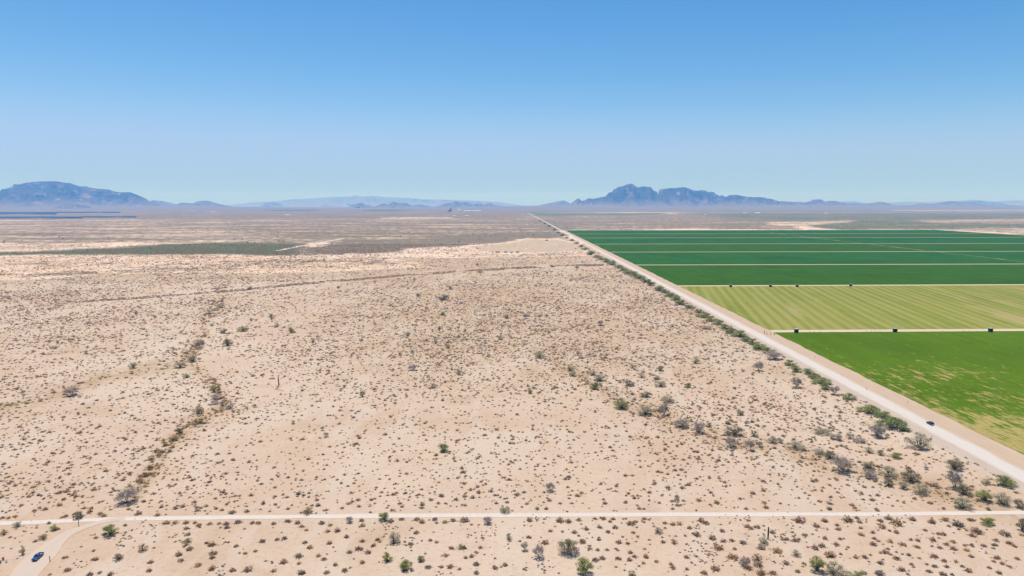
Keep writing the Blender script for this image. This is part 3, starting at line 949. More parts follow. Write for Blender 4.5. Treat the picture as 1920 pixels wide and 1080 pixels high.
# far tree clumps right of the road beyond the fields, and in the dark bands
fr = np.random.default_rng(31)
N_ = 60000
Yf = fr.uniform(2050, 7800, N_)
Xf = fr.uniform(-0.85, 0.85, N_) * Yf
pxf, pyf = project(Xf, Yf)
Af = cover_attrs(Xf, Yf)
pk = np.clip(Af["scrub"] * 0.55 + Af["green"] * 0.8 - 0.12, 0, 1) * np.interp(Yf, [2000, 3500, 7800], [0.40, 0.22, 0.10]) * np.where(Xf < 200, 0.45, 1.0)
pk = pk * np.clip((fbm(Xf / 160, Yf / 160, 4) - 0.3) * 3, 0.1, 1.5)
kf = (fr.random(N_) < pk) & ~((Xf > 200) & (Xf < 2010) & (Yf < 3260)) & ~((Xf > 205) & (Xf < 250))
Xf, Yf, gf = Xf[kf], Yf[kf], Af["green"][kf]
sz = fr.uniform(3.0, 7.5, len(Xf))
tf = np.where((gf > 0.3)[:, None], np.array([0.060, 0.085, 0.038]), np.array([0.13, 0.12, 0.085])) * fr.uniform(.8, 1.2, len(Xf))[:, None]
print("far trees", len(Xf))
o = link("far_brush", scatter_mesh("far_brush", Xf, Yf, sz, sz * 0.6, tf, T_far, fr))
tag(o, "far off mass of desert trees and brush below the mountains", "brush", kind="stuff")

# ------------------------------------------------------------------ larger shrubs, each one its own thing
def leafy_template(r, n, leaf, clumps, spread, name, mat, stemmat, lo=0.25):
    """crown (width 1, height 1) of leaf sized faces round several boughs, with stems"""
    cs = []
    for k in range(clumps):
        a = 2 * math.pi * (k + r.random() * 0.7) / clumps
        q = spread * (0.15 + 0.85 * r.random() ** 0.7)
        z = lo + (0.84 - lo) * r.random() ** 0.8 * (1 - 1.0 * (q / 0.5) ** 2) + 0.10
        cs.append((math.cos(a) * q, math.sin(a) * q, z))
    cs.append((r.normal() * 0.08, r.normal() * 0.08, 0.78))
    P = []
    per = n // len(cs)
    for c in cs:
        g = r.normal(size=(per, 3))
        g /= np.linalg.norm(g, axis=1)[:, None]
        rr = 0.19 * r.uniform(0.65, 1.15) * r.random(per)[:, None] ** 0.45
        P.append(np.array(c) + g * rr * np.array([1, 1, 0.95]))
    P = np.vstack(P)
    P[:, 2] = np.where(P[:, 2] < 0.02, r.uniform(0.02, 0.12, len(P)), np.minimum(P[:, 2], 1.02))
    T = tri_soup(P, leaf, r, 1.3)
    V = T.reshape(-1, 3)
    crown = mesh_np(name, V, np.arange(len(V)).reshape(-1, 3), 3, mat)
    tb = Tubes()
    for c in cs:
        c = np.array(c)
        m = c * np.array([0.45, 0.45, 0.5]) + r.normal(size=3) * 0.02
        tb.add([(r.normal() * 0.02, r.normal() * 0.02, -0.02), tuple(m), tuple(c)], [0.024, 0.015, 0.006], 5)
    return crown, tb.mesh("stems", stemmat)


def bare_template(r, mat, leafmat):
    """bare grey shrub: forking branches and twigs, sparse leaves"""
    tb = Tubes()
    tips = []

    def grow(p, d, L, rad, lev):
        q = p + d * L * 0.5 + Vector(r.normal(size=3) * L * 0.07)
        e = q + (d + Vector(r.normal(size=3) * 0.16)).normalized() * L * 0.5
        tb.add([tuple(p), tuple(q), tuple(e)], [rad, rad * 0.75, rad * 0.5], 4 if lev < 2 else 3)
        if lev == 3:
            tips.append((tuple(q), tuple(e)))
            return
        for _ in range(4 if lev == 0 else 3):
            dd = (d * 0.85 + Vector(r.normal(size=3) * 0.55)).normalized()
            if dd.z < -0.05:
                dd.z = abs(dd.z)
            grow(e if r.random() < 0.7 else q, dd, L * r.uniform(0.6, 0.85), rad * 0.55, lev + 1)

    nb = 6
    for k in range(nb):
        a = 2 * math.pi * (k + r.random() * 0.6) / nb
        til = r.uniform(0.25, 1.05)
        grow(Vector((0, 0, -0.01)), Vector((math.cos(a) * til, math.sin(a) * til, 1)).normalized(), 0.34, 0.016, 0)
    allv = np.vstack(tb.v)
    w = max(np.abs(allv[:, 0]).max(), np.abs(allv[:, 1]).max()) * 2
    h = allv[:, 2].max()
    sc = np.array([1 / w, 1 / w, 1 / h])
    tb.v = [v * sc for v in tb.v]
    pts = np.array([np.array(b) * sc + r.normal(size=3) * 0.03 for a, b in tips for _ in range(5)] + [np.array(a) * sc + r.normal(size=3) * 0.03 for a, b in tips for _ in range(2)])
    pts[:, 2] = np.clip(pts[:, 2], 0.05, 1.0)
    T = tri_soup(pts, 0.020, r, 2.4)
    V = T.reshape(-1, 3)
    return mesh_np("twigs", V, np.arange(len(V)).reshape(-1, 3), 3, leafmat), tb.mesh("branches", mat)


pr = np.random.default_rng(5)
TPL = {}
for kd, (n_, lf, cl, sd, lo) in {"G": (1900, 0.024, 15, 0.38, 0.06), "O": (1650, 0.022, 15, 0.39, 0.06), "D": (1800, 0.024, 14, 0.39, 0.05), "T": (1100, 0.025, 14, 0.38, 0.04), "V": (1900, 0.026, 15, 0.40, 0.04)}.items():
    TPL[kd] = [leafy_template(pr, n_, lf, cl, sd, "crown", M_LEAF[kd], M_BARK, lo) for _ in range(4)]
TPL["S"] = [bare_template(pr, M_GREYBARK, M_LEAF["S"]) for _ in range(4)]

BIG = """469 543 12 7 D;406 544 10 6 S;414 577 18 11 O;392 589 13 9 O;255 589 8 6 D;471 602 9 8 O;456 621 22 11 G;420 625 14 12 D;427 648 22 15 D;375 651 22 15 S;
362 678 22 18 O;338 689 25 13 O;250 690 17 13 O;350 708 15 9 G;401 735 16 12 G;136 741 36 19 S;44 739 9 9 S;103 654 12 8 O;164 652 8 5 O;405 748 26 9 S;402 758 18 8 S;417 760 12 9 S;
430 766 18 8 S;372 775 26 16 T;375 793 24 10 T;337 812 20 14 T;325 826 20 12 T;308 836 14 14 T;292 848 16 10 T;284 862 16 10 T;280 880 16 10 T;272 893 15 9 T;265 905 14 9 T;
895 498 8 5 D;900 511 16 7 O;777 528 6 7 S;634 541 8 6 D;784 556 10 8 D;832 562 26 12 D;844 543 8 8 D;830 591 13 8 G;509 598 12 12 G;519 613 12 8 O;546 624 14 13 G;587 646 10 12 S;
824 623 8 14 S;765 630 10 9 O;817 644 12 11 O;840 653 11 12 O;950 597 12 9 D;938 637 13 9 O;773 694 19 12 S;860 702 14 14 O;812 727 18 11 O;679 744 13 13 G;1012 671 24 16 O;
1035 501 10 6 D;1082 503 12 6 O;1034 534 6 4 G;1050 532 6 4 G;986 597 13 11 S;1025 594 6 7 D;1127 611 12 12 S;1324 617 23 9 O;1305 681 17 13 O;1422 695 22 20 S;1069 695 17 11 O;1074 705 17 11 O;
1112 703 17 10 O;1124 714 24 15 O;1115 729 21 15 G;1186 690 13 9 O;1206 699 9 7 O;1203 708 16 9 O;1238 695 17 11 G;1232 711 15 8 O;1239 724 26 12 O;1180 723 22 13 D;1290 726 17 10 G;994 738 12 8 G;
1000 728 8 5 O;1211 744 22 12 D;1165 766 31 23 G;1210 777 36 19 O;1253 754 27 17 O;1245 778 20 22 S;1237 771 16 12 O;1116 773 8 5 D;1277 801 32 18 S;1309 810 27 20 S;1330 800 10 10 O;1365 795 14 8 O;
1377 815 38 21 D;1414 818 19 13 O;1399 798 13 10 S;1389 778 17 11 O;1370 838 26 18 S;1407 844 21 22 S;1426 837 12 9 S;1031 921 22 18 S;1493 726 25 21 S;1644 818 40 26 S;1723 840 48 32 O;1540 812 35 14 O;
1567 824 28 12 S;1595 822 20 10 S;1610 828 30 8 S;1492 841 38 15 O;1449 830 20 15 O;1463 830 16 10 S;1537 852 22 16 O;1556 859 28 14 D;1580 883 48 30 S;1629 848 20 11 O;1651 853 17 12 O;1680 858 26 11 G;
1629 880 28 16 D;1632 895 34 14 S;1666 892 38 20 O;1707 901 38 24 D;1666 911 20 16 D;1694 916 22 16 O;1790 879 34 26 D;1884 910 43 23 G;1849 907 20 10 O;1736 880 12 7 S;1726 926 32 24 O;1790 915 34 36 S;
1807 926 36 20 D;1803 952 38 22 O;1845 938 36 22 G;1880 945 36 24 O;1912 952 24 20 D;1852 983 32 15 G;1917 995 22 28 D;1532 1070 36 32 G;1562 1075 36 30 O;1587 1084 30 18 O;1610 1084 26 14 G;1492 1042 18 13 O;
1432 1019 20 17 O;611 819 13 10 S;605 807 10 9 S;832 847 24 18 G;946 960 22 16 O;720 975 25 18 G;656 979 17 12 S;739 1017 27 25 O;726 1051 22 19 G;760 1067 31 22 G;789 1052 18 12 G;954 1011 14 14 O;
915 981 22 14 S;576 962 26 12 T;1269 947 14 18 S;1065 1037 45 30 D;1010 1046 26 27 S;984 1032 18 18 S;1095 1075 40 33 G;1234 999 18 12 O;1264 1019 15 10 T;1185 1080 18 12 T;237 942 44 30 S;207 1002 30 22 G;
102 994 17 12 G;33 987 18 12 O;8 1002 16 11 T;43 1040 14 18 T;81 1010 20 12 T;268 1032 20 14 T;223 1048 22 15 T;147 972 18 17 D;1754 912 14 9 O;1330 897 8 6 D;1292 910 9 7 D;1395 1060 20 14 S;1420 1050 22 14 T"""
BIG = [(float(a[0]), float(a[1]), float(a[2]), float(a[3]), a[4]) for a in (s.split() for s in BIG.replace("\n", "").split(";"))]
ROW = [(1014, 415, 6, 3), (1022, 420, 7, 3), (1030, 425, 8, 4), (1040, 432, 8, 4), (1047, 437, 9, 4), (1055, 442, 9, 4), (1063, 447, 9, 4), (1072, 452, 10, 5), (1081, 457, 10, 5), (1090, 463, 11, 5), (1097, 468, 11, 5), (1108, 478, 16, 8), (1120, 483, 14, 8), (1127, 487, 16, 8), (1137, 492, 16, 9), (1148, 497, 17, 9), (1160, 503, 17, 9), (1170, 508, 18, 9), (1179, 513, 18, 9), (1190, 518, 18, 10), (1200, 523, 19, 10), (1210, 529, 19, 10), (1219, 535, 20, 11), (1236, 545, 18, 10), (1246, 549, 16, 9), (1257, 556, 19, 11), (1268, 562, 18, 10), (1275, 571, 20, 11), (1292, 578, 16, 8), (1310, 586, 16, 8), (1320, 595, 20, 11), (1334, 602, 20, 10), (1347, 608, 20, 11), (1359, 616, 20, 11), (1370, 624, 22, 11), (1387, 631, 24, 12), (1399, 640, 20, 12), (1412, 645, 22, 12), (1424, 655, 26, 13), (1440, 662, 20, 12), (1452, 673, 28, 18), (1480, 685, 19, 12), (1492, 697, 20, 14), (1515, 701, 17, 11), (1527, 709, 22, 12), (1540, 719, 28, 14), (1549, 730, 18, 14), (1565, 740, 21, 17), (1591, 748, 22, 13), (1629, 774, 35, 19), (1657, 783, 25, 13), (1672, 801, 45, 21), (1699, 808, 18, 9)]
ORD = ["first", "second", "third", "fourth", "fifth", "sixth", "seventh", "eighth", "ninth", "tenth", "eleventh", "twelfth", "thirteenth", "fourteenth", "fifteenth", "sixteenth", "seventeenth", "eighteenth", "nineteenth", "twentieth"]
TENS = ["", "", "twenty", "thirty", "forty", "fifty"]


def ordn(k):
    if k <= 20:
        return ORD[k - 1]
    if k % 10 == 0:
        return {30: "thirtieth", 40: "fortieth", 50: "fiftieth"}[k]
    return TENS[k // 10] + " " + ORD[k % 10 - 1]


KIND = {"G": ("green_shrub", "bright green"), "O": ("olive_shrub", "olive green"), "D": ("dark_shrub", "dark green"), "S": ("bare_shrub", "bare grey"), "T": ("dry_shrub", "dry golden"), "V": ("roadside_shrub", "leafy green")}


def area_big(x, y):
    if y > 965 or (y > 955 and x > 1840):
        return "in the foreground strip"
    if x < 480 and 560 < y < 910 and 240 < x:
        return "along the brown left wash"
    if x > 1435 and y > 790:
        return "in the brushy lower right corner"
    if 1040 < x < 1435 and y > 675:
        return "in the thicket right of centre"
    if y < 660:
        return "on the far upper flat"
    return "on the open middle flat"


def big_shrub(x, y, w, h, kd, label, group):
    nm = KIND[kd][0]
    X, Y = gp(x, y)
    m = mpp(y)
    e = bpy.data.objects.new(nm, None)
    COL.objects.link(e)
    e.location = (X, Y, 0)
    e.empty_display_size = 1
    e.rotation_euler = (0, 0, pr.random() * 6.28)
    ws, hs = w * m * 1.02, h * m * 0.95
    e.scale = (ws, ws * pr.uniform(0.9, 1.1), hs)
    tag(e, label, "shrub", group)
    cr, st = TPL[kd][int(pr.integers(0, 4))]
    a = link("twigs" if kd == "S" else "crown", cr, e)
    b = link("branches" if kd == "S" else "stems", st, e)
    return e


cells = {}
for b in BIG:
    cells.setdefault((area_big(b[0], b[1]), b[4]), []).append(b)
SPECIAL = {(237, 942): "large bare grey shrub above the dirt track at lower left", (207, 1002): "yellow green shrub at the fork of dirt track and driveway", (832, 847): "lone round green tree in the middle of the lower desert flat",
           (720, 975): "yellow green bush overlapping the dirt track left of centre", (1065, 1037): "large dark green shrub with grey twigs in centre foreground", (1095, 1075): "tall bright green shrub at the bottom edge right of centre",
           (1723, 840): "largest pale green shrub, beside the road below the navy car", (1790, 915): "leaning dead tree with dark trunk near the lower right road", (1432, 1019): "yellowish shrub at the foot of the near saguaro",
           (136, 741): "wide pale grey tree alone on the left flat", (1580, 883): "wide olive grey tree with arching limbs at lower right", (1644, 818): "large twiggy grey shrub left of the roadside row's near end"}
for (ar, kd), L in cells.items():
    L.sort()
    rest = [b for b in L if (int(b[0]), int(b[1])) not in SPECIAL]
    for b in L:
        key = (int(b[0]), int(b[1]))
        if key in SPECIAL:
            lab = SPECIAL[key]
        elif len(rest) == 1:
            lab = f"lone {KIND[kd][1]} shrub {ar}"
        else:
            lab = f"{KIND[kd][1]} shrub {ar}, {ordn(rest.index(b) + 1)} of its colour from the left"
        big_shrub(*b, lab, "larger shrubs scattered over the desert")
for i, (x, y, w, h) in enumerate(sorted(ROW, key=lambda q: -q[1])):
    kd = "S" if (x, y) in ((1452, 673), (1565, 740)) else "V"
    w = w * (1.12 + 0.3 * ((i * 7) % 5) / 5)
    h = h * (0.9 + 0.25 * ((i * 3) % 4) / 4)
    big_shrub(x, y, w, h, kd, f"{'grey twiggy' if kd == 'S' else 'leafy green'} shrub in the roadside row, {ordn(i + 1)} counted from the near end", "row of shrubs along the dirt road")

# ------------------------------------------------------------------ saguaros, posts, debris
def saguaro(x, y, hpx, mat, label, dry=None, rad=0.26, lean=0.0):
    X, Y = gp(x, y)
    h = hpx * mpp(y) * 1.03
    e = bpy.data.objects.new("saguaro", None)
    COL.objects.link(e)
    e.location = (X, Y, 0)
    tag(e, label, "cactus", "saguaro cacti")
    prof = [(0, .78), (.1, .9), (.35, 1), (.62, 1.05), (.85, .9), (.95, .65), (1, .2)]

    def ribbed(lo, hi, name, m):
        V, Q = [], []
        rows = [(a, b) for a, b in prof if lo <= a <= hi]
        if rows[0][0] > lo:
            rows.insert(0, (lo, np.interp(lo, [p[0] for p in prof], [p[1] for p in prof])))
        if rows[-1][0] < hi:
            rows.append((hi, np.interp(hi, [p[0] for p in prof], [p[1] for p in prof])))
        n = 24
        for a, b in rows:
            for k in range(n):
                r_ = rad * b * (1 if k % 2 else 0.86)
                V.append((math.cos(k * 2 * math.pi / n) * r_ + lean * a * h, math.sin(k * 2 * math.pi / n) * r_, a * h))
        for i in range(len(rows) - 1):
            for k in range(n):
                Q.append((i * n + k, i * n + (k + 1) % n, (i + 1) * n + (k + 1) % n, (i + 1) * n + k))
        return link(name, mesh_np(name, np.array(V), np.array(Q), 4, m), e)

    if dry:
        ribbed(0, 0.6, "trunk", mat)
        ribbed(0.602, 1, "crown", dry)
    else:
        ribbed(0, 1, "trunk", mat)
    tb = Tubes()
    for k in range(10):
        a = k * 0.63
        tb.add([(math.cos(a) * rad * .1 + lean * h, math.sin(a) * rad * .1, h * .99), (math.cos(a) * rad * .3 + lean * h, math.sin(a) * rad * .3, h + 0.06)], [0.03, 0.01], 4)
    link("buds", tb.mesh("buds", M_SAGDRY), e)


saguaro(523, 723.5, 18, M_SAGUARO, "thin leaning saguaro with brown dry upper half on left flat", M_SAGDRY, 0.34, -0.04)
saguaro(1440, 1011, 24, M_SAGUARO, "dark single saguaro standing in the right foreground", None, 0.27, 0.0)


def post(x, y, h, mat, label, r=0.09):
    X, Y = gp(x, y)
    bm = bmesh.new()
    bmesh.ops.create_cone(bm, cap_ends=True, segments=10, radius1=r, radius2=r * 0.85, depth=h, matrix=Matrix.Translation((0, 0, h / 2)))
    e = link("wooden_post", bm_mesh("wooden_post", bm, mat), None, (X, Y, 0))
    e.rotation_euler = (random.uniform(-.04, .04), random.uniform(-.04, .04), 0)
    tag(e, label, "post", "wooden posts")
    return e


post(148, 987, 2.4, M_WOOD, "wooden post at the fork of dirt track and driveway", 0.13)
post(94, 1053, 2.0, M_WOOD, "pale post beside the driveway right of the pickup", 0.14)
for x, y, lab in ((1528, 671, "roadside post on the shoulder farthest from the navy car"), (1625, 731, "roadside post midway between far post and field corner"), (1702, 757, "roadside post on the shoulder just above the navy car"), (1747, 823, "roadside post below the navy car, by the pale green shrub")):
    post(x, y, 1.8, M_DARKMET, lab, 0.11)

X, Y = gp(173.5, 1003.5)
bm = bmesh.new()
bm_box(bm, -1.05, 1.05, -0.12, 0.12, 0, 0.12, 0.015)
o = link("plank", bm_mesh("plank", bm, M_REDWOOD), None, (X, Y, 0.01), R(3))
tag(o, "dark red brown plank lying on sand by the driveway", "plank")

for x, y, m, nm, lab in ((6, 1050, M_PINK, "bucket", "pink bucket at the left edge by the driveway"), (0.5, 1056, M_GREENP, "tub", "green tub at the left edge by the driveway"), (12, 1054.5, M_WHITE, "drum", "white drum near the left edge by the driveway")):
    X, Y = gp(x, y)
    bm = bmesh.new()
    bmesh.ops.create_cone(bm, cap_ends=False, segments=18, radius1=0.28, radius2=0.36, depth=0.7, matrix=Matrix.Translation((0, 0, 0.35)))
    bmesh.ops.create_cone(bm, cap_ends=True, segments=18, radius1=0.27, radius2=0.28, depth=0.04, matrix=Matrix.Translation((0, 0, 0.5)))
    bmesh.ops.create_cone(bm, cap_ends=False, segments=18, radius1=0.39, radius2=0.39, depth=0.05, matrix=Matrix.Translation((0, 0, 0.69)))
    tag(link(nm, bm_mesh(nm, bm, m), None, (X, Y, 0.09)), lab, "container")

# ------------------------------------------------------------------ vehicles (front towards +x)
def arch(cx, r, z, n=7):
    return [(cx + r * math.cos(a), z + r * math.sin(a)) for a in np.linspace(math.pi, 0, n)]


def extrude(prof, hw_fn, name, mat, bev=0.05):
    bm = bmesh.new()
    L = [bm.verts.new((x, -hw_fn(z), z)) for x, z in prof]
    Rr = [bm.verts.new((x, hw_fn(z), z)) for x, z in prof]
    n = len(prof)
    for i in range(n):
        bm.faces.new((L[i], L[(i + 1) % n], Rr[(i + 1) % n], Rr[i]))
    f1 = bm.faces.new(L[::-1])
    f2 = bm.faces.new(Rr)
    es = [e for e in bm.edges if (e in f1.edges or e in f2.edges)]
    bmesh.ops.bevel(bm, geom=es, offset=bev, segments=2, affect="EDGES", profile=0.5, clamp_overlap=True)
    return bm_mesh(name, bm, mat)


def quad_panel(name, pts, mat, parent, th=0.02):
    """thin panel from four points"""
    p = [Vector(q) for q in pts]
    nrm = (p[1] - p[0]).cross(p[3] - p[0]).normalized() * th
    bm = bmesh.new()
    a = [bm.verts.new(q) for q in p]
    b = [bm.verts.new(q + nrm) for q in p]
    bm.faces.new(a[::-1])
    bm.faces.new(b)
    for i in range(4):
        bm.faces.new((a[i], a[(i + 1) % 4], b[(i + 1) % 4], b[i]))
    return link(name, bm_mesh(name, bm, mat), parent)


def wheels(e, xs, hw, r=0.37):
    for x in xs:
        for s in (-1, 1):
            bm = bmesh.new()
            bmesh.ops.create_cone(bm, cap_ends=True, segments=24, radius1=r, radius2=r, depth=0.24, matrix=Matrix.Translation((x, s * (hw - 0.11), r)) @ Matrix.Rotation(R(90), 4, "X"))
            bmesh.ops.bevel(bm, geom=[ed for ed in bm.edges if len(ed.link_faces) == 2 and any(len(f.verts) > 4 for f in ed.link_faces)], offset=0.04, segments=2, affect="EDGES")
            w = link("wheel", bm_mesh("wheel", bm, M_TYRE), e)
            bm = bmesh.new()
            bmesh.ops.create_cone(bm, cap_ends=True, segments=20, radius1=r * 0.62, radius2=r * 0.5, depth=0.03, matrix=Matrix.Translation((x, s * (hw + 0.022), r)) @ Matrix.Rotation(R(-90 * s), 4, "X"))
            link("rim", bm_mesh("rim", bm, M_RIM), w)


def boxpart(name, e, mat, *b, bev=0.02):
    bm = bmesh.new()
    bm_box(bm, *b, bev)
    return link(name, bm_mesh(name, bm, mat), e)


def make_suv(loc, rz, paint, label, group=None):
    e = bpy.data.objects.new("car", None)
    COL.objects.link(e)
    e.location = loc
    e.rotation_euler = (0, 0, rz)
    tag(e, label, "car", group)
    low = [(-2.32, 0.40), (-1.85, 0.32)] + arch(-1.40, 0.43, 0.36) + [(-0.9, 0.30), (0.9, 0.30)] + arch(1.42, 0.43, 0.36) + [(1.95, 0.32), (2.34, 0.42), (2.36, 0.75), (2.25, 0.93), (1.1, 1.06), (-2.28, 1.06), (-2.36, 0.9)]
    link("body", extrude(low, lambda z: 0.93 if z < 0.9 else 0.90, "body", paint, 0.06), e)
    cab = [(1.12, 1.065), (0.42, 1.62), (0.2, 1.68), (-1.75, 1.68), (-1.95, 1.62), (-2.26, 1.065)]
    link("cabin", extrude(cab, lambda z: 0.88 - (z - 1.06) * 0.30, "cabin", paint, 0.04), e)
    quad_panel("windshield", [(1.08, -0.78, 1.12), (1.08, 0.78, 1.12), (0.47, 0.66, 1.60), (0.47, -0.66, 1.60)], M_GLASS, e)
    quad_panel("rear_window", [(-2.25, 0.74, 1.14), (-2.25, -0.74, 1.14), (-2.0, -0.66, 1.56), (-2.0, 0.66, 1.56)], M_LENS if False else M_GLASS, e)
    for s in (-1, 1):
        for x0, x1, x2, x3 in ((0.88, -0.02, -0.02, 0.42), (-0.12, -1.05, -1.05, -0.12), (-1.15, -2.05, -1.85, -1.15)):
            q = [(x0, s * 0.865, 1.13), (x1, s * 0.865, 1.13), (x2, s * 0.735, 1.56), (x3, s * 0.735, 1.56)]
            quad_panel("side_window", q if s > 0 else [q[1], q[0], q[3], q[2]], M_GLASS, e)
        boxpart("headlight", e, M_LENS, 2.26, 2.37, s * 0.72 - 0.16, s * 0.72 + 0.16, 0.72, 0.86)
        boxpart("taillight", e, M_RED, -2.385, -2.30, s * 0.76 - 0.11, s * 0.76 + 0.11, 0.72, 1.02)
        boxpart("mirror", e, paint, 0.72, 0.86, s * 0.90 + (0 if s > 0 else -0.2), s * 0.90 + (0.2 if s > 0 else 0), 1.08, 1.22)
    boxpart("bumper", e, M_CHROME, -2.42, -2.35, -0.8, 0.8, 0.44, 0.60)
    boxpart("number_plate", e, M_LENS, -2.385, -2.362, -0.26, 0.26, 0.72, 0.86, bev=0)
    wheels(e, (-1.40, 1.42), 0.93)
    return e


def make_pickup(loc, rz, paint, label, group=None):
    e = bpy.data.objects.new("pickup_truck", None)
    COL.objects.link(e)
    e.location = loc
    e.rotation_euler = (0, 0, rz)
    tag(e, label, "pickup truck", group)
    low = [(-2.85, 0.50), (-2.2, 0.42)] + arch(-1.70, 0.47, 0.42) + [(-1.1, 0.40), (1.2, 0.40)] + arch(1.78, 0.47, 0.42) + [(2.4, 0.42), (2.85, 0.52), (2.87, 0.95), (2.72, 1.10), (1.25, 1.18), (-0.55, 1.18), (-0.55, 0.72), (-2.85, 0.72)]
    link("body", extrude(low, lambda z: 0.98 if z < 1.0 else 0.95, "body", paint, 0.05), e)
    cab = [(1.30, 1.185), (0.62, 1.80), (0.4, 1.87), (-0.35, 1.87), (-0.5, 1.80), (-0.56, 1.185)]
    link("cab", extrude(cab, lambda z: 0.92 - (z - 1.18) * 0.26, "cab", paint, 0.04), e)
    quad_panel("windshield", [(1.27, -0.82, 1.23), (1.27, 0.82, 1.23), (0.67, 0.70, 1.77), (0.67, -0.70, 1.77)], M_GLASS, e)
    quad_panel("rear_window", [(-0.565, 0.7, 1.26), (-0.565, -0.7, 1.26), (-0.515, -0.62, 1.70), (-0.515, 0.62, 1.70)], M_GLASS, e)
    for s in (-1, 1):
        for x0, x1, x2, x3 in ((1.06, 0.28, 0.28, 0.60), (0.18, -0.46, -0.42, 0.18)):
            q = [(x0, s * 0.905, 1.24), (x1, s * 0.905, 1.24), (x2, s * 0.785, 1.74), (x3, s * 0.785, 1.74)]
            quad_panel("side_window", q if s > 0 else [q[1], q[0], q[3], q[2]], M_GLASS, e)
        bm = bmesh.new()
        bm_box(bm, -2.85, -0.56, s * 0.92 - 0.055, s * 0.92 + 0.055, 0.722, 1.16, 0.02)
        link("bed_side", bm_mesh("bed_side", bm, paint), e)
        boxpart("headlight", e, M_LENS, 2.76, 2.88, s * 0.74 - 0.16, s * 0.74 + 0.16, 0.82, 0.98)
        boxpart("taillight", e, M_RED, -2.89, -2.83, s * 0.90 - 0.07, s * 0.90 + 0.07, 0.78, 1.10)
        boxpart("mirror", e, paint, 0.86, 1.0, s * 0.94 + (0 if s > 0 else -0.22), s * 0.94 + (0.22 if s > 0 else 0), 1.2, 1.38)
    boxpart("tailgate", e, paint, -2.84, -2.77, -0.86, 0.86, 0.723, 1.14)
    bm = bmesh.new()
    for k in range(9):
        bm_box(bm, -2.74, -0.60, -0.83 + k * 0.19, -0.71 + k * 0.19, 0.722, 0.76)
    link("bed_floor", bm_mesh("bed_floor", bm, M_GREYMET), e)
    boxpart("bumper", e, M_CHROME, -2.98, -2.86, -0.9, 0.9, 0.5, 0.66)
    boxpart("grille", e, M_DARKMET, 2.86, 2.90, -0.5, 0.5, 0.68, 0.95)
    wheels(e, (-1.70, 1.78), 0.98, 0.40)
    return e


X, Y = gp(1744, 796)
make_suv((X, Y, 0.10), R(90), M_NAVY, "dark navy car driving away along the dirt road")
X, Y = gp(71, 1047)
make_pickup((X, Y, 0.085), R(277), M_BLUEP, "dark blue pickup truck parked on the driveway at lower left").scale = (0.84, 0.84, 0.84)
X, Y = gp(1079, 466.5)
make_pickup((X, Y, 0.0), R(120), M_GREYMET, "grey pickup truck parked at the cleared lot's right side").scale = (1.25, 1.25, 1.25)


def make_trailer(loc, rz, L, wall, roof, label, nm="trailer"):
    e = bpy.data.objects.new(nm, None)
    COL.objects.link(e)
    e.location = loc
    e.rotation_euler = (0, 0, rz)
    tag(e, label, "trailer", "trailers parked in a line at the cleared lot")
    boxpart("wall", e, wall, -L / 2, L / 2, -1.25, 1.25, 0.55, 2.8, bev=0.12)
    boxpart("roof", e, roof, -L / 2 - 0.08, L / 2 + 0.08, -1.33, 1.33, 2.805, 3.0, bev=0.05)
    for k in range(3):
        x = -L / 2 + L * (k + 0.6) / 3.4
        f = boxpart("window", e, M_WHITE, x - 0.55, x + 0.55, -1.285, -1.255, 1.45, 2.2, bev=0)
        boxpart("pane", f, M_GLASS, x - 0.47, x + 0.47, -1.30, -1.288, 1.53, 2.12, bev=0)
    boxpart("door", e, M_GREYMET, L / 2 - 1.1, L / 2 - 0.3, -1.29, -1.255, 0.6, 2.5, bev=0)
    wheels(e, (-0.5, 0.45), 1.2, 0.34)
    tb = Tubes()
    tb.add([(L / 2, -0.5, 0.6), (L / 2 + 1.2, 0, 0.55)], [0.06, 0.06], 6)
    tb.add([(L / 2, 0.5, 0.6), (L / 2 + 1.2, 0, 0.55)], [0.06, 0.06], 6)
    link("hitch", tb.mesh("hitch", M_DARKMET), e)


for x, L, wl, rf, lab in ((933, 9.5, M_BROWNMET, M_BLUETARP, "trailer with a blue covered roof at the lot's left end"), (948, 9.5, M_DARKMET, M_GREYMET, "dark walled trailer second from left in the lot's line"), (958.5, 9, M_GREYMET, M_WHITE, "pale grey trailer second from right in the lot's line"), (970.5, 10, M_BROWNMET, M_GREYMET, "brown walled grey roofed trailer at the line's right end")):
    X, Y = gp(x, 473.8)
    make_trailer((X, Y, 0.0), R(2), L, wl, rf, lab)


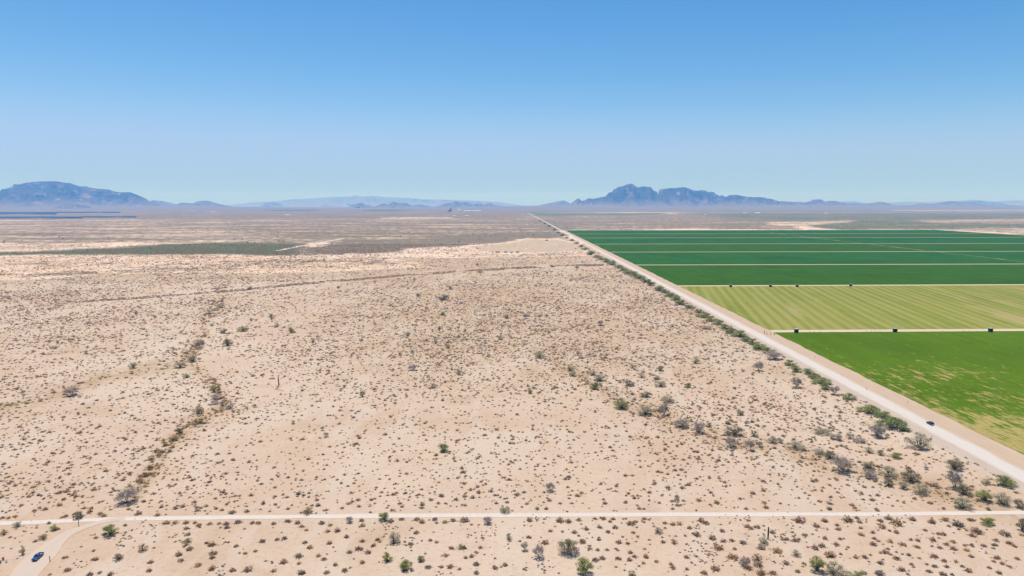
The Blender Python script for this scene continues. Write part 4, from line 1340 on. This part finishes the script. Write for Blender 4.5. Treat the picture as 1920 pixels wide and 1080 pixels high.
def shed(name, loc, rz, L, W, hw, hr, wall, roof, label, cat="building", group=None, door=True):
    e = bpy.data.objects.new(name, None)
    COL.objects.link(e)
    e.location = loc
    e.rotation_euler = (0, 0, rz)
    tag(e, label, cat, group)
    bm = bmesh.new()
    p = [(-W / 2, 0), (W / 2, 0), (W / 2, hw), (0, hw + hr), (-W / 2, hw)]
    a = [bm.verts.new((-L / 2, y, z)) for y, z in p]
    b = [bm.verts.new((L / 2, y, z)) for y, z in p]
    bm.faces.new(a[::-1])
    bm.faces.new(b)
    for i in range(5):
        if i not in (2, 3):
            bm.faces.new((a[i], a[(i + 1) % 5], b[(i + 1) % 5], b[i]))
    link("wall", bm_mesh("wall", bm, wall), e)
    bm = bmesh.new()
    o_ = W * 0.04
    t_ = max(0.1, hr * 0.08)
    for s in (-1, 1):
        q = [(-L / 2 - o_, 0, hw + hr + 0.02), (L / 2 + o_, 0, hw + hr + 0.02), (L / 2 + o_, s * (W / 2 + o_), hw - hr * 0.08 + 0.02), (-L / 2 - o_, s * (W / 2 + o_), hw - hr * 0.08 + 0.02)]
        v = [bm.verts.new(c_) for c_ in q] + [bm.verts.new((c_[0], c_[1], c_[2] + t_)) for c_ in q]
        for f in ((0, 1, 2, 3), (7, 6, 5, 4), (0, 4, 5, 1), (1, 5, 6, 2), (2, 6, 7, 3), (3, 7, 4, 0)):
            bm.faces.new([v[k_] for k_ in f])
    link("roof", bm_mesh("roof", bm, roof), e)
    if door:
        boxpart("door", e, M_GREYMET, -L * 0.06, L * 0.06, -W / 2 - 0.06, -W / 2 - 0.003, 0.05, hw * 0.75, bev=0)
    return e


X, Y = gp(1025, 451.3)
shed("shed", (X, Y, 0), R(5), 7, 5, 2.6, 1.0, M_DARKMET, M_DARKMET, "small dark shed at the far side of the cleared lot")
bm = bmesh.new()
pts = [gp(*p) for p in ((1027, 471), (1041, 471.4), (1041.5, 469.2), (1034, 469.6))]
a = [bm.verts.new((x, y, 0.02)) for x, y in pts]
b = [bm.verts.new((x, y, 0.22)) for x, y in pts]
bm.faces.new(a[::-1])
bm.faces.new(b)
for i in range(4):
    bm.faces.new((a[i], a[(i + 1) % 4], b[(i + 1) % 4], b[i]))
tag(link("concrete_slab", bm_mesh("concrete_slab", bm, M_CONC)), "pale grey concrete slab on the cleared lot", "slab")

# utility pole at the lot
X, Y = gp(922, 465)
e = bpy.data.objects.new("utility_pole", None)
COL.objects.link(e)
e.location = (X, Y, 0)
tag(e, "thin utility pole left of the trailers on the cleared lot", "pole")
tb = Tubes()
tb.add([(0, 0, 0), (0, 0, 9)], [0.17, 0.11], 8)
link("pole", tb.mesh("pole", M_WOOD), e)
boxpart("crossarm", e, M_WOOD, -1.2, 1.2, -0.07, 0.07, 8.2, 8.36)

# ------------------------------------------------------------------ hay stacks along the farm tracks
def hay_template():
    parts = []
    bm = bmesh.new()
    for k in range(3):
        for j in range(2):
            for q in range(2):
                dx, dy = random.uniform(-.04, .04), random.uniform(-.04, .04)
                bm_box(bm, -2.0 + j * 2.0 + 0.02 + dx, j * 2.0 - 0.02 + dx, -1.6 + q * 1.6 + 0.02 + dy, q * 1.6 - 0.02 + dy, k * 1.16 + 0.005, k * 1.16 + 1.14, 0.07)
    parts.append(("bales", bm_mesh("bales", bm, M_BALE)))
    bm = bmesh.new()
    bm_box(bm, -2.12, 2.12, -1.72, 1.72, 3.50, 3.66, 0.04)
    parts.append(("cover", bm_mesh("cover", bm, M_TARP)))
    return parts


HT = hay_template()
HAY = [(1370, 538.3, "leftmost dark hay stack on the track before the dark green field"), (1444.5, 538.1, "dark hay stack second from left on the far farm track"), (1494.5, 538, "dark hay stack third from left on the far farm track"), (1595, 537.2, "rightmost dark hay stack on the far farm track"),
       (1493, 624, "dark hay stack nearest the road on the near farm track"), (1678, 623, "middle dark hay stack on the near farm track"), (1857, 622.6, "dark hay stack farthest right on the near farm track")]
for x, y, lab in HAY:
    X, Y = gp(x, y)
    e = bpy.data.objects.new("hay_stack", None)
    COL.objects.link(e)
    e.location = (X, Y, 0.2)
    e.rotation_euler = (0, 0, R(random.uniform(-4, 4)) + R(1.7))
    e.scale = (0.80, 0.8, 0.98)
    tag(e, lab, "hay stack", "dark covered hay stacks on the farm tracks")
    for nm, me in HT:
        link(nm, me, e)

# irrigation gates and standpipes on the near farm track
def pipe_template():
    tb = Tubes()
    tb.add([(0, 0, 0), (0, 0, 1.1), (0.25, 0, 1.45), (0.7, 0, 1.45)], [0.16, 0.16, 0.16, 0.16], 8)
    tb.add([(-0.5, 0, 0.12), (0.5, 0, 0.12)], [0.2, 0.2], 8)
    return tb.mesh("standpipe", M_PIPE)


PT = pipe_template()
for k, (x, y, s) in enumerate([(1433, 625, 1.6), (1438, 627.5, 1.3), (1445, 627.5, 1.1), (1452, 628, 1.2), (1518, 623.4, .8), (1527, 623.2, .8), (1538, 623.2, .8), (1560, 623.2, .7), (1624, 623, .9), (1634, 623, .9), (1641, 622.8, .9), (1650, 622.8, 1.0), (1768, 622.6, .9), (1806, 622.4, .9), (1818, 622.4, .8), (1833, 622.4, .8)]):
    X, Y = gp(x, y)
    o = link("irrigation_standpipe", PT, None, (X, Y, 0.18), random.random() * 6)
    o.scale = (s, s, s)
    tag(o, f"small grey irrigation standpipe on the near farm track, {ordn(k + 1)} from the left", "standpipe", "irrigation standpipes on the farm track")

# ------------------------------------------------------------------ far buildings, plant and solar field
X, Y = gp(844, 396.5)
e = bpy.data.objects.new("power_plant", None)
COL.objects.link(e)
e.location = (X, Y, 0)
tag(e, "dark blue distant plant with one tall tower on the horizon", "plant")
boxpart("hall", e, M_DARKMET, -30, 22, -20, 20, 0, 24, bev=1)
boxpart("annex", e, M_DARKMET, -42, -30.2, -15, 15, 0, 14, bev=1)
boxpart("tower", e, M_DARKMET, 4, 20, -8, 8, 24.1, 62, bev=1)

for x, y, wpx, hpx, lab in ((886, 397, 32, 1.6, "very long white warehouse right of the distant plant"), (861, 395.4, 4.5, 1.8, "small white shed between plant and long warehouse"), (1420, 401, 9, 1.8, "widest white farm building below the craggy mountain"), (1396, 400.8, 5, 1.6, "white farm building left of the widest one below the mountain"), (1323, 403, 5, 1.3, "white farm building farthest left below the mountain"), (1548, 400.8, 7, 1.2, "pale farm building among trees right of the widest one"), (1787, 396, 4, 1.5, "white farm building on the pale strip at far right"), (400, 398.2, 8, 1.0, "low white building below the hills right of left mountain"), (362, 396.3, 6, .9, "faint white building left of the low white building"), (540, 403.5, 10, .9, "pale roofed building on the plain left of the pale range"), (738, 409, 8, .9, "pale building on the plain left of centre"), (875, 405, 7, 1.0, "white building on the plain below the long warehouse"), (852, 405.5, 6, 1.0, "grey white building just left of the plain's white building")):
    X, Y = gp(x, y)
    m = mpp(y)
    shed("farm_building", (X, Y, 0), 0, wpx * m, max(8, min(40, wpx * m * 0.5)), hpx * m * 0.8, hpx * m * 0.4, M_WHITE, M_WHITE, lab, "building", "far white buildings on the plain")

t = NT("solar_glass")
t.color((0.025, 0.05, 0.12)).rough(0.35, 0.3)
M_SOLAR = t.m
V, Q = [], []
for (x0, x1, ya, yb) in ((-120, 118, 398.4, 402), (118, 236, 397.8, 399.2), (-120, 165, 407.2, 409.6), (165, 265, 406.6, 407.8)):
    Y0, Y1 = gp(0, yb)[1], gp(0, ya)[1]
    n = int(min(90, (Y1 - Y0) / 20))
    for k in range(max(3, n)):
        Yk = Y0 + (Y1 - Y0) * k / max(3, n)
        a, b = (x0 - 960) / F * Yk * 1.01, (x1 - 960) / F * Yk * 1.01
        i = len(V)
        V += [(a, Yk, 1.0), (b, Yk, 1.0), (b, Yk + 16, 6.5), (a, Yk + 16, 6.5)]
        V += [(v[0], v[1], v[2] - 0.2) for v in V[i:i + 4]]
        Q += [(i, i + 1, i + 2, i + 3), (i + 7, i + 6, i + 5, i + 4), (i, i + 4, i + 5, i + 1), (i + 1, i + 5, i + 6, i + 2), (i + 2, i + 6, i + 7, i + 3), (i + 3, i + 7, i + 4, i)]
tag(link("solar_field", mesh_np("solar_field", np.array(V), np.array(Q), 4, M_SOLAR)), "deep blue bands of far solar panel rows at left", "solar field", kind="stuff")

# ------------------------------------------------------------------ haze
bm = bmesh.new()
bm_box(bm, -66000, 66000, -66000, 66000, -2.0, 1050.0)
t = NT("haze_air")
t.m.cycles.volume_sampling = "DISTANCE"
nt = t.t
nt.nodes.remove(t.b)
pv = nt.nodes.new("ShaderNodeVolumePrincipled")
pv.inputs["Color"].default_value = (0.11, 0.39, 1.0, 1)
pv.inputs["Absorption Color"].default_value = (1, 1, 1, 1)
pv.inputs["Density"].default_value = 5.4e-5
pv.inputs["Anisotropy"].default_value = 0.0
out = [n_ for n_ in nt.nodes if n_.type == "OUTPUT_MATERIAL"][0]
nt.links.new(pv.outputs["Volume"], out.inputs["Volume"])
hz = link("haze", bm_mesh("haze", bm, t.m))
tag(hz, "pale blue air haze over the plain", kind="stuff")

# ------------------------------------------------------------------ light
SUN_EL, SUN_AZ = 75.0, -28.0
sd = Vector((math.sin(R(SUN_AZ)) * math.cos(R(SUN_EL)), math.cos(R(SUN_AZ)) * math.cos(R(SUN_EL)), math.sin(R(SUN_EL))))
sl = bpy.data.lights.new("sun", "SUN")
sl.energy = 4.5
sl.angle = R(0.5)
sl.color = (1.0, 0.955, 0.89)
so = bpy.data.objects.new("sun", sl)
COL.objects.link(so)
so.rotation_euler = sd.to_track_quat("Z", "Y").to_euler()
so.location = (0, 0, 900)

w = bpy.data.worlds.new("World")
scene.world = w
w.use_nodes = True
wn = w.node_tree
bg = wn.nodes["Background"]
sky = wn.nodes.new("ShaderNodeTexSky")
sky.sky_type = "NISHITA"
sky.sun_disc = False
sky.sun_elevation = R(SUN_EL)
sky.sun_rotation = R(SUN_AZ)
sky.altitude = 400
sky.air_density = 1.0
sky.dust_density = 0.5
sky.ozone_density = 1.5
sep = wn.nodes.new("ShaderNodeSeparateColor")
comb = wn.nodes.new("ShaderNodeCombineColor")
wn.links.new(sky.outputs[0], sep.inputs[0])
for ch, (pw, gain, cap, soft) in enumerate(((2.0, 1.70, 0.335, 0.14), (1.22, 0.97, 0.485, 0.10), (0.95, 1.05, 0.9, 0.05))):
    a = wn.nodes.new("ShaderNodeMath")
    a.operation = "MULTIPLY"
    a.inputs[1].default_value = 0.1
    b = wn.nodes.new("ShaderNodeMath")
    b.operation = "POWER"
    b.inputs[1].default_value = pw
    c = wn.nodes.new("ShaderNodeMath")
    c.operation = "MULTIPLY"
    c.inputs[1].default_value = gain
    d = wn.nodes.new("ShaderNodeMath")
    d.operation = "SMOOTH_MIN"
    d.inputs[1].default_value = cap
    d.inputs[2].default_value = soft
    e_ = wn.nodes.new("ShaderNodeMath")
    e_.operation = "MULTIPLY"
    e_.inputs[1].default_value = 10
    wn.links.new(sep.outputs[ch], a.inputs[0])
    wn.links.new(a.outputs[0], b.inputs[0])
    wn.links.new(b.outputs[0], c.inputs[0])
    wn.links.new(c.outputs[0], d.inputs[0])
    wn.links.new(d.outputs[0], e_.inputs[0])
    wn.links.new(e_.outputs[0], comb.inputs[ch])
wn.links.new(comb.outputs[0], bg.inputs["Color"])
bg.inputs["Strength"].default_value = 0.10

vs = scene.view_settings
vs.view_transform = "Standard"
vs.look = "None"
vs.gamma = 1
vs.exposure = 0.25
cy = scene.cycles
cy.use_denoising = True
cy.denoiser = "OPENIMAGEDENOISE"
cy.denoising_input_passes = "RGB_ALBEDO_NORMAL"
cy.denoising_prefilter = "ACCURATE"
cy.max_bounces = 4
cy.diffuse_bounces = 2
cy.volume_bounces = 1
cy.use_adaptive_sampling = False
